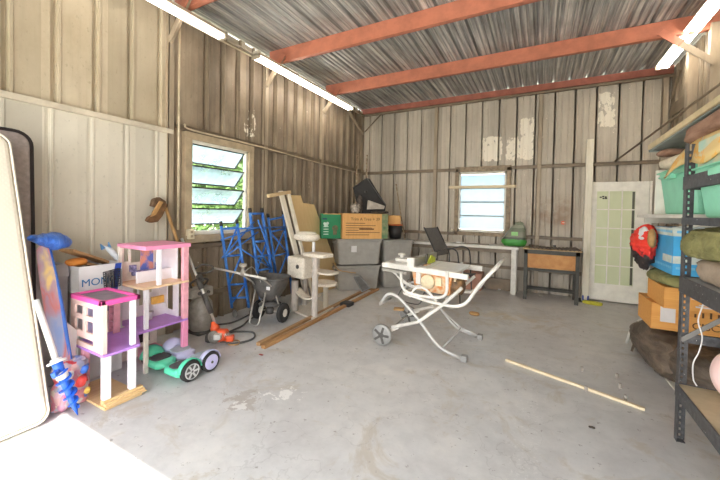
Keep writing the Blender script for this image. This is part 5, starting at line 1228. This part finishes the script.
# tall post leaning in front of the door
b0_ = V(.69, 6.80, .005); t0_ = V(.70, 6.86, 2.74)
tag(MB().bar(b0_, t0_, .10, .085, (0, 1, 0)).build('white_post', mat('post_stained', (228, 222, 204), .6, 0, .08, 3, (4, 4, .6), c2=(196, 190, 160), lo=.5, hi=.8), bevel=.004), 'tall off-white square post standing in front of the glazed door', 'post')
mb = MB(); mb.bar((.69, 6.79, .10), (.69, 6.79, .012), .06, .05, (0, 1, 0)); 
o = thing('deck_brush', (.70, 6.68, 0), 'yellow-green deck brush with a blue fork at the foot of tall post', 'brush')
mat('brush_blue', (52, 84, 170), .4); mat('brush_yellow', (186, 180, 52), .7, 0, .15, 30)
mb = MB(); mb.tube([(.66, 6.70, .03), (.655, 6.71, .12)], .012, 8); mb.tube([(.72, 6.70, .03), (.73, 6.71, .12)], .012, 8); mb.tube([(.66, 6.70, .04), (.72, 6.70, .04)], .012, 8); mb.build('fork', 'brush_blue', o, smooth=True)
MB().lump((.78, 6.63, .028), (.14, .05, .03), .12, 8, 50, 32, 12, 3.4, -.25).build('brush_head', 'brush_yellow', o, smooth=True)

# broken bits on the floor by the benches
for u, v, r, lab in ((549, 293, .05, 'pale broken chunk on the floor under the small dark bench'), (541, 296, .035, 'small pale chunk on the floor at the left leg of the small bench'), (500, 290, .04, 'grey broken chunk on the floor beside the workbench leg')):
    p = at(u, v, Z=0); tag(MB().lump(p+V(0, 0, r*.35), (r, r*.7, r*.4), .5, 14, int(u), 16, 10, 3).build('rubble_chunk', 'stand_grey'), lab, 'rubble')
# ---------------------------------------------------------------- steel shelf unit at the right
t = NT('shelf_black'); n = t.noise(t.co(), 30, 4, .7); n2 = t.noise(t.co((1, 1, 1)), 55, 2, .5)
c = t.ramp(n, [(.3, rgb(56, 56, 58)), (.7, rgb(92, 92, 94))]); c = t.mix(t.ramp(n2, [(.72, (0, 0, 0, 1)), (.75, (1, 1, 1, 1))]), c, rgb(190, 188, 182)); t.set(c, .45, .2)
mat('deck_board', (188, 170, 138), .75, 0, .08, 8); mat('deck_liner', (170, 168, 164), .7, 0, .08, 8)
SX0, SX1, SY0, SY1 = .812, 1.29, 1.74, 2.925
o = thing('shelf_unit', ((SX0+SX1)/2, (SY0+SY1)/2, 0), 'black slotted-steel shelf unit standing at the right edge of photo', 'shelf unit')
def angle_post(x, y, sx, sy, z1=1.925):
    """slotted angle: real holes in the flange facing the camera"""
    w, th = .052, .003; mb = MB()
    mb.box(x, y, 0, x+sx*th, y+sy*w, z1)
    # flange across with key slots
    a0, a1 = x, x+sx*w; h0, h1 = x+sx*.022, x+sx*.032
    lo, hi = sorted((a0, h0)); mb.box(lo, y, 0, hi, y+sy*th, z1)
    lo, hi = sorted((h1, a1)); mb.box(lo, y, 0, hi, y+sy*th, z1)
    z = .0; lo, hi = sorted((h0, h1))
    while z < z1-.03: mb.box(lo, y, z, hi, y+sy*th, z+.020); z += .038
    return mb.build('post', 'shelf_black', o)
for x, y, sx, sy in ((SX0, SY1, 1, -1), (SX1, SY1, -1, -1), (SX0, SY0, 1, 1), (SX1, SY0, -1, 1)):
    angle_post(x, y, sx, sy); MB().box(min(x, x+sx*.045), min(y, y+sy*.045), 0, max(x, x+sx*.045), max(y, y+sy*.045), .004).build('foot_plate', 'shelf_black', o)
ZD = (.37, 1.07, 1.452, 1.715)
for i, z in enumerate(ZD):
    h = (.085, .10, .045, .085)[i]
    for nm, bx in (('beam', (SX0-.004, SY0, SX0+.004, SY1)), ('beam', (SX1-.004, SY0, SX1+.004, SY1)), ('end_beam', (SX0, SY1-.014, SX1, SY1-.006)), ('end_beam', (SX0, SY0+.006, SX1, SY0+.014))):
        mb = MB(); mb.box(bx[0], bx[1], z-h, bx[2], bx[3], z)
        if nm == 'beam': s = 1 if bx[0] < 1 else -1; mb.box(min(bx[0], bx[0]+s*.03), SY0+.01, z-.022, max(bx[0], bx[0]+s*.03), SY1-.01, z-.018); mb.box(min(bx[0], bx[0]+s*.02), SY0+.01, z-h, max(bx[0], bx[0]+s*.02), SY1-.01, z-h+.004)
        mb.build(nm, 'shelf_black', o, bevel=.001, seg=1)
    MB().box(SX0+.008, SY0+.016, z-.017, SX1-.008, SY1-.016, z-.003).build('shelf_board', 'deck_board' if i != 1 else 'deck_liner', o, bevel=.001, seg=1)
MB().box(SX0+.0, SY1-.014, .64, SX1, SY1-.006, .70).build('end_beam', 'shelf_black', o)
MB().bar((SX0+.01, SY1-.02, .655), (SX1-.02, SY1-.02, 1.05), .004, .028, (0, 0, 1)).build('end_brace', 'grate_grey', o)
# things on it
mat('mint', (140, 214, 182), .4, 0, .05); mat('mint_lid', (104, 190, 154), .4)
X_, Y_ = V(1, 0, 0), V(0, 1, 0)
tote((SX0+.025, 2.10, 1.452), .42, .74, .30, 'mint', 'mint green tote on the black shelf unit just below its top shelf', a=X_, b=Y_, label=False, lid=None)
t = NT('tarp_yellow'); n = t.noise(t.co((1, 1, 1)), 7, 4, .6, .5); t.set(t.ramp(n, [(.48, rgb(228, 200, 140)), (.54, rgb(238, 176, 66)), (.6, rgb(214, 206, 176)), (.75, rgb(160, 190, 170))]), .6)
def sheet(name, fn, nu, nv, m, lab, cat, th=.006, smooth=True):
    return tag(MB().grid(fn, nu, nv).build(name, m, solid=th, smooth=smooth), lab, cat)
def fn(u, v):
    x = SX0+.03+.45*v; y = 1.85+1.28*u
    z = 1.945+.012*math.sin(u*9+v*4)+.02*math.sin(v*7)
    if v < .3: z -= (.3-v)/.3*(.14+.03*math.sin(u*11)); x = SX0+.03+.1*v-.004*math.sin(u*14)
    k = max(0, u-.84)/.16; z -= .07*k*k+.02*k*v; x -= .0*k
    return V(x, y+.30*k*(1-v), z-.02*k)
sheet('painted_sheet', fn, 30, 12, 'tarp_yellow', 'limp yellow sheet with orange stains lying over top of the shelf unit', 'sheet', .008)
tag(MB().box(SX0+.04, 1.85, 1.716, SX1-.03, 2.85, 1.925).build('flat_carton', mat('pale_carton', (222, 206, 170), .7, 0, .12, 6, c2=(170, 200, 184)), bevel=.006), 'pale flat carton on the top shelf below the stained sheet', 'cardboard box')
t = NT('cloth_brown'); n = t.noise(t.co((3, .6, 3)), 6, 5, .6); t.set(t.ramp(n, [(.3, rgb(120, 88, 70)), (.7, rgb(172, 136, 114))]), .8); t.bump(n, .7, .02)
tag(MB().lump((1.02, 2.62, 2.02), (.17, .66, .07), .12, 3, 60, 44, 28, 3.0, 0, True, .05).build('rolled_blanket', 'cloth_brown', smooth=True), 'brown folded blanket lying on the stained sheet atop the shelf unit', 'blanket')
# big board above
mat('board_green_grey', (142, 152, 146), .7, 0, .12, 5); mat('board_edge', (206, 188, 150), .6, 0, .1, 8)
bt_ = at(648, 153, X=1.02); b0 = V(.86, 3.95, 2.03); b1 = V(.92, 1.9, 2.26)
b0 = at(650, 153, Y=3.95)+V(0, 0, .02)
o = thing('storage_board', b0, 'big grey-green board with a tan edge resting above the shelf goods', 'board')
bd = (V(1.02, 1.9, b0.z+.17)-b0); wv = V(.62, .12, .03)
MB().prism([b0, b0+bd, b0+bd+wv, b0+wv], (0, 0, .035)).build('panel', 'board_green_grey', o, bevel=.01)
MB().bar(b0+V(-.008, 0, .03), b0+bd+V(-.008, 0, .03), .022, .045).build('edge_strip', 'board_edge', o, bevel=.006)
# rounded end flap of the board
def fn(u, v):
    an = -PI*.5+PI*v; p = b0+wv*u*.6+V(0, .05*math.cos(an), .018+.03*math.sin(an)); return p
MB().grid(fn, 8, 8).build('rolled_end', 'board_green_grey', o, smooth=True, solid=.006)
tag(MB().lump(b0+V(.14, -.12, -.045), (.10, .09, .03), .3, 8, 61, 28, 14, 2.4, .3, True, .08).build('brown_rag', 'cloth_brown', smooth=True), 'crumpled brown cloth wedged under the tip of grey-green board', 'cloth')
# middle shelf: olive jacket and brown cushion
t = NT('olive_cloth'); n = t.noise(t.co(), 9, 5, .6, .5); t.set(t.ramp(n, [(.3, rgb(100, 98, 56)), (.7, rgb(150, 146, 96))]), .85); t.bump(n, .8, .03)
t = NT('taupe_cloth'); n = t.noise(t.co(), 7, 5, .6); t.set(t.ramp(n, [(.3, rgb(124, 108, 92)), (.7, rgb(164, 148, 130))]), .85); t.bump(n, .6, .02)
tag(MB().lump((1.05, 2.52, 1.137), (.20, .37, .072), .15, 4, 62, 44, 24, 4.0, 0, True, .06).build('taupe_cushion', 'taupe_cloth', smooth=True), 'soft taupe cushion on the middle shelf under the olive jacket', 'cushion')
tag(MB().lump((1.05, 2.53, 1.30), (.215, .38, .105), .2, 5, 63, 56, 36, 4.0, .05, True, .14).build('olive_jacket', 'olive_cloth', smooth=True), 'crumpled olive jacket heaped on the taupe cushion in the shelf unit', 'jacket')
# bottom shelf: pink ball
t = NT('ball_pink'); n = t.noise(t.co(), 3, 2, .5); t.set(t.ramp(n, [(.35, rgb(238, 190, 184)), (.65, rgb(246, 222, 218))]), .3)
pb = at(722, 352, Y=2.50); 
tag(MB().lump((1.075, 2.70, .37+.172), (.17, .17, .17), .02, 3, 1, 40, 28, 2.0, 0, False).build('pink_ball', 'ball_pink', smooth=True), 'pale pink ball on the bottom shelf of the black unit', 'ball')
tag(MB().tube(smoothpath([(.905, 2.90, 1.02), (.925, 2.905, .93), (.90, 2.90, .80), (.92, 2.895, .70), (.91, 2.90, .60), (.885, 2.90, .52), (.888, 2.90, .42), (.90, 2.88, .385)], 5), .004, 6).build('hanging_string', 'white_plastic', smooth=True), 'thin white cord hanging inside the shelf unit beside its post', 'cord')

# ---------------------------------------------------------------- stacked goods beyond the shelf unit
mat('shelf_white', (226, 222, 210), .5, 0, .05)
o = thing('white_rack', (1.25, 3.9, 0), 'white-topped storage rack behind the black shelf unit', 'rack')
MB().box(.90, 3.15, 1.445, 1.70, 4.55, 1.475).build('rack_shelf', 'shelf_white', o, bevel=.003)
for x_, y_ in ((1.64, 3.2), (1.64, 4.45)): MB().box(x_, y_, 0, x_+.05, y_+.05, 1.445).build('post', 'shelf_white', o, bevel=.003)
for y_ in (3.2, 4.45): MB().box(.95, y_, 1.39, 1.64, y_+.04, 1.445).build('bracket', 'shelf_white', o)
MB().box(1.3, 3.9, .385, 1.69, 4.5, .42).build('rack_shelf', 'girt_dark', o)
MB().box(1.64, 3.3, 0, 1.69, 3.35, .38).build('post', 'shelf_white', o)
tag(MB().box(.925, 4.02, 1.477, 1.5, 4.05, 1.88).build('upright_sheet', 'shelf_white', bevel=.003), 'white panel standing on edge behind the far mint tote', 'panel')
tote((.925, 3.22, 1.477), .60, .72, .36, 'mint', 'mint green tote on the white rack behind the steel shelf post', a=X_, b=Y_, label=False, lid=None)
tag(MB().lump((1.18, 3.58, 1.90), (.28, .33, .055), .2, 4, 64, 40, 18, 3, 0, True, .06).build('pale_cloth', 'mattress_border' if False else mat('cloth_cream', (226, 214, 190), .8, 0, .1, 8), smooth=True), 'cream cloth spilling out of the top of the far mint tote', 'cloth')
# cartons
def boxcarton(x0, x1, y0, y1, z0, z1, lab):
    return carton('cardboard_box', (x0, y0, z0), (x1-x0, 0, 0), (0, y1-y0, 0), z1-z0, 'carton_amber', lab)
wood('carton_amber', (214, 150, 74), (228, 168, 92), 0, 3, .7, .04)
o = boxcarton(.92, 1.58, 4.0, 4.46, .425, .665, 'long amber carton with black CISCO lettering on top of the dark bag')
text('CISCO', 'lettering', 'ink', .082, (1.20, 3.997, .47), (1, 0, 0), (0, 0, 1), o, .0006, sx=1.05)
for k in range(6): hh_ = (.03, .045, .06, .045, .06, .045)[k]; MB().box(1.215+k*.05, 3.996, .575, 1.228+k*.05, 3.9995, .575+hh_).build('logo_bar', 'ink', o)
MB().box(.985, 3.996, .50, 1.09, 3.9995, .64).build('shipping_label', 'white_plastic', o)
o = boxcarton(.955, 1.60, 3.80, 4.30, .667, .85, 'amber carton stacked on the lettered carton, with pale label strips')
mb = MB()
for k in range(4): mb.box(1.13, 3.796, .80-.012*k, 1.30, 3.7995, .805-.012*k)
mb.box(1.16, 3.796, .70, 1.27, 3.7995, .712); mb.box(1.18, 3.796, .72, 1.25, 3.7995, .727); mb.build('label_strip', 'white_plastic', o)
# olive roll between amber carton and blue box
tag(MB().lump((1.15, 4.0, .915), (.24, .36, .068), .15, 5, 65, 40, 20, 2.6, 0, True, .06).build('olive_roll', 'olive_cloth', smooth=True), 'olive cloth bundle squeezed between amber carton and blue box', 'cloth bundle')
# blue box
mat('box_blue', (70, 168, 222), .5, 0, .08, 5); mat('box_pale', (206, 214, 206), .6); mat('light_blue', (120, 190, 226), .5)
bx = (.945, 1.40, 3.58, 4.22, .985, 1.365)
o = carton('cardboard_box', (bx[0], bx[2], bx[4]), (bx[1]-bx[0], 0, 0), (0, bx[3]-bx[2], 0), bx[5]-bx[4], 'box_blue', 'blue and white printed box next to the crumpled red jacket', flap_m='box_pale')
def band(z0, z1, m, nm, y0=None, y1=None):
    MB().box(bx[0]-.003, (y0 or bx[2]), z0, bx[0], (y1 or bx[3]), z1).build(nm, m, o); MB().box(bx[0], bx[2]-.003, z0, bx[1], bx[2], z1).build(nm, m, o)
band(1.30, 1.365, 'box_pale', 'pale_band'); band(1.08, 1.14, 'box_pale', 'white_band', 3.60, 3.82)
mb = MB()
for k in range(14): mb.box(bx[0]-.005, bx[2]+.02+k*.044, 1.325, bx[0]-.003, bx[2]+.05+k*.044, 1.345); mb.box(bx[0]-.005, bx[2]+.02+k*.044, 1.035, bx[0]-.003, bx[2]+.045+k*.044, 1.055)
for k in range(10): mb.box(bx[0]+.02+k*.044, bx[2]-.005, 1.325, bx[0]+.05+k*.044, bx[2]-.003, 1.345); mb.box(bx[0]+.02+k*.044, bx[2]-.005, 1.035, bx[0]+.045+k*.044, bx[2]-.003, 1.055)
mb.build('printed_pattern', 'light_blue', o)
mb = MB(); mb.prism([(bx[0]-.01, bx[2], bx[5]), (bx[1], bx[2], bx[5]), (bx[1]+.05, bx[2]-.16, bx[5]+.015), (bx[0]+.0, bx[2]-.16, bx[5]+.015)], (0, 0, .005)); mb.build('flap', 'box_pale', o)
# red jacket hanging over the box
t = NT('jacket_red'); co = t.co(); n = t.noise(co, 5, 4, .6, .6); xyz = t.sep(co)
s_ = t.math('ADD', t.math('ADD', t.math('MULTIPLY', xyz[2], 2.4), t.math('MULTIPLY', xyz[1], -1.6)), t.math('MULTIPLY', n, 1.0))
c = t.ramp(s_, [(.30, rgb(44, 36, 36)), (.66, rgb(44, 36, 36)), (.70, rgb(206, 44, 36)), (.9, rgb(226, 60, 44))]); t.set(c, .65); t.bump(n, .8, .03)
o = thing('red_jacket', (.87, 4.05, 1.02), 'red and black jacket hanging off the side of the blue box', 'jacket')
MB().lump((.885, 4.12, 1.20), (.078, .17, .155), .6, 6, 69, 64, 48, 1.8, .0, False, .30).build('cloth', 'jacket_red', o, smooth=True)
MB().lump((.85, 4.02, 1.27), (.03, .06, .085), .3, 8, 67, 28, 18, 2.2, .3, False, .1).build('white_lining', 'box_white', o, smooth=True)
MB().lump((.885, 3.90, 1.26), (.03, .05, .075), .3, 8, 68, 28, 18, 2.2, -.2, False, .1).build('tan_glove', 'tan_wood', o, smooth=True)
# black duffel bag
t = NT('duffel_black'); n = t.noise(t.co((1, .6, 1.4)), 7, 5, .6, .6); t.set(t.ramp(n, [(.3, rgb(58, 50, 43)), (.7, rgb(124, 108, 92))]), .45); t.bump(n, .9, .03)
o = thing('duffel_bag', (1.2, 4.3, 0), 'big dark brown-black duffel bag on the floor under the amber cartons', 'bag')
MB().lump((1.24, 4.28, .185), (.34, .55, .20), .12, 3, 70, 56, 34, 2.8, .12, True, .07).build('body', 'duffel_black', o, smooth=True)
MB().lump((1.25, 3.72, .18), (.22, .26, .18), .16, 4, 72, 44, 28, 2.6, .12, True, .08).build('end_pocket', 'duffel_black', o, smooth=True)
for y_ in (4.45, 4.7): MB().tube([V(.92+.3*math.sin(k*PI/8*.5)*0+(1.24-.36*math.cos(k*PI/8))*1-.92+.0, y_, .04+.39*math.sin(k*PI/8)) for k in range(0, 9)], .012, 8).build('strap', 'rim_white' if y_ == 4.7 else 'duffel_black', o, smooth=True)
tag(MB().prism([at(664, 378, Z=0), at(681, 398, Z=0), at(690, 398, Z=0), at(690, 380, Z=0)], (0, 0, .01)).build('paper_scrap', 'shelf_white'), 'white paper scrap on the floor behind the steel shelf post', 'paper')

# small litter on the open floor
def chip(u, v, r, h, lab, m='machine_grey', nm='dowel_stub'):
    p = at(u, v, Z=0); tag(MB().lathe(p, (0, 0, 1), [(r*.9, 0), (r, .003), (r, h-.003), (r*.85, h)], 12).build(nm, m, smooth=False), lab, 'dowel stub', 'dowel stubs on the floor')
mat('stub_grey', (156, 148, 138), .7)
for u, v, lab in ((582, 371, 'small grey stub on the floor above middle of the pale strip'), (617, 378, 'small grey stub farthest from the camera of the right-hand three'), (620, 388, 'small grey stub midway in the right-hand three'), (625.5, 400, 'small grey stub close to the near end of pale strip'), (586, 391, 'small grey stub touching the middle of the pale strip')):
    chip(u, v, .012, .04, lab, 'stub_grey')
tag(MB().lump(at(592, 428, Z=0)+V(0, 0, .004), (.02, .012, .005), .3, 20, 80, 16, 8).build('dead_leaf', 'dark_stuff'), 'dark dead leaf on the floor nearest the shelf side', 'leaf')
tag(MB().lump(at(261, 355, Z=0)+V(0, 0, .004), (.03, .012, .005), .3, 20, 81, 16, 8).build('red_scrap', mat('scrap_red', (150, 70, 66), .6)), 'small red scrap on floor beside the brown timber', 'scrap')
# ---------------------------------------------------------------- outside
mat('outdoor_ground', (196, 190, 172), .9, 0, .1, .5)
struct(MB().box(-60, -60, -.25, 60, 60, -.16).build('ground', 'outdoor_ground'), 'pale ground outside the garage', 'ground')
mat('apron', (206, 202, 192), .8)
struct(MB().box(LX-2, -9, -.16, RX+2, FY-.2, -.01).build('driveway', 'apron'), 'concrete apron outside the open garage door', 'driveway')
t = NT('foliage_green'); n = t.noise(t.co(), 5, 4, .6); t.set(t.ramp(n, [(.3, rgb(46, 78, 30)), (.55, rgb(88, 122, 56)), (.75, rgb(140, 160, 100))]), .6)
t.b.inputs['Subsurface Weight'].default_value = 0
mat('bark', (110, 92, 72), .9)
def tree(c, h, r, n, lab, seed):
    rnd = random.Random(seed); c = V(c); o = thing('tree', c, lab, 'tree', 'trees outside the louvre window')
    MB().tube([c, c+V(.1, 0, h*.5), c+V(0, .1, h*.8)], [.12, .09, .05], 10).build('trunk', 'bark', o, smooth=True)
    vs = []; fs = []
    for i in range(n):
        while True:
            d = V(rnd.uniform(-1, 1), rnd.uniform(-1, 1), rnd.uniform(-1, 1))
            if d.length < 1: break
        p = c+V(0, 0, h*.58)+V(d.x*r, d.y*r, d.z*h*.48); s = rnd.uniform(.05, .11)
        a = V(rnd.uniform(-1, 1), rnd.uniform(-1, 1), rnd.uniform(-1, 1)).normalized()*s; b = a.orthogonal().normalized()*s*.5
        k = len(vs); vs += [p-a, p+b, p+a, p-b]; fs.append((k, k+1, k+2, k+3))
    mb = MB(); mb.add(vs, fs); mb.build('crown', 'foliage_green', o)
tree((-7.6, 6.2, -.16), 4.4, 1.5, 7000, 'leafy tree seen through the louvre window, nearer the building', 3)
tree((-10.8, 9.3, -.16), 6.2, 2.2, 9000, 'leafy tree farther off, seen through the louvre window', 4)
tree((-10.6, 5.2, -.16), 5.0, 1.6, 6000, 'low leafy tree at the left of view through the louvre window', 5)
tree((-17.5, 13.0, -.16), 8.0, 2.8, 8000, 'tallest distant tree through the louvre window', 6)

# ---------------------------------------------------------------- light
sun = bpy.data.lights.new('sun', 'SUN'); sun.energy = 6.0; sun.angle = .009; sun.color = (1, .96, .88)
so = bpy.data.objects.new('sun', sun); COL.objects.link(so)
so.rotation_euler = V(-.42, 1.0, -1.3).to_track_quat('-Z', 'Y').to_euler()
w = bpy.data.worlds.new('sky'); sc.world = w; w.use_nodes = True; nt = w.node_tree; bg = nt.nodes['Background']
tc = nt.nodes.new('ShaderNodeTexCoord'); sp = nt.nodes.new('ShaderNodeSeparateXYZ'); cr = nt.nodes.new('ShaderNodeValToRGB')
nt.links.new(tc.outputs['Generated'], sp.inputs[0]); nt.links.new(sp.outputs[2], cr.inputs[0]); nt.links.new(cr.outputs[0], bg.inputs[0])
e = cr.color_ramp.elements; e[0].position = 0; e[0].color = (1, .985, .95, 1); e[1].position = .7; e[1].color = (.78, .88, 1, 1)
bg.inputs[1].default_value = 2.4
sc.view_settings.view_transform = 'Standard'; sc.view_settings.look = 'None'; sc.view_settings.gamma = 1; sc.view_settings.use_curve_mapping = False
sc.view_settings.exposure = 1.7
sc.cycles.use_denoising = True; sc.cycles.max_bounces = 10; sc.cycles.diffuse_bounces = 7; sc.cycles.sample_clamp_indirect = 6

GR = {'storage_tote': 'plastic storage totes', 'cardboard_box': 'cardboard cartons in the garage', 'cross_brace': 'loose blue cross braces', 'hoverboard': 'hoverboards by the dollhouse',
      'light_fixture': 'fluorescent fixtures under the roof', 'timber_length': 'timbers on the floor', 'white_board': 'white boards leaning at the left wall', 'wooden_plank': 'planks on the cartons', 'rubble_chunk': 'broken chunks by the benches',
      'conduit': 'conduits on the left wall', 'steel_pipe': 'pipes in the left corner'}
for ob in list(COL.objects):
    st = ob.name.split('.')[0]
    if ob.parent is None and st in GR and 'group' not in ob and 'label' in ob: ob['group'] = GR[st]
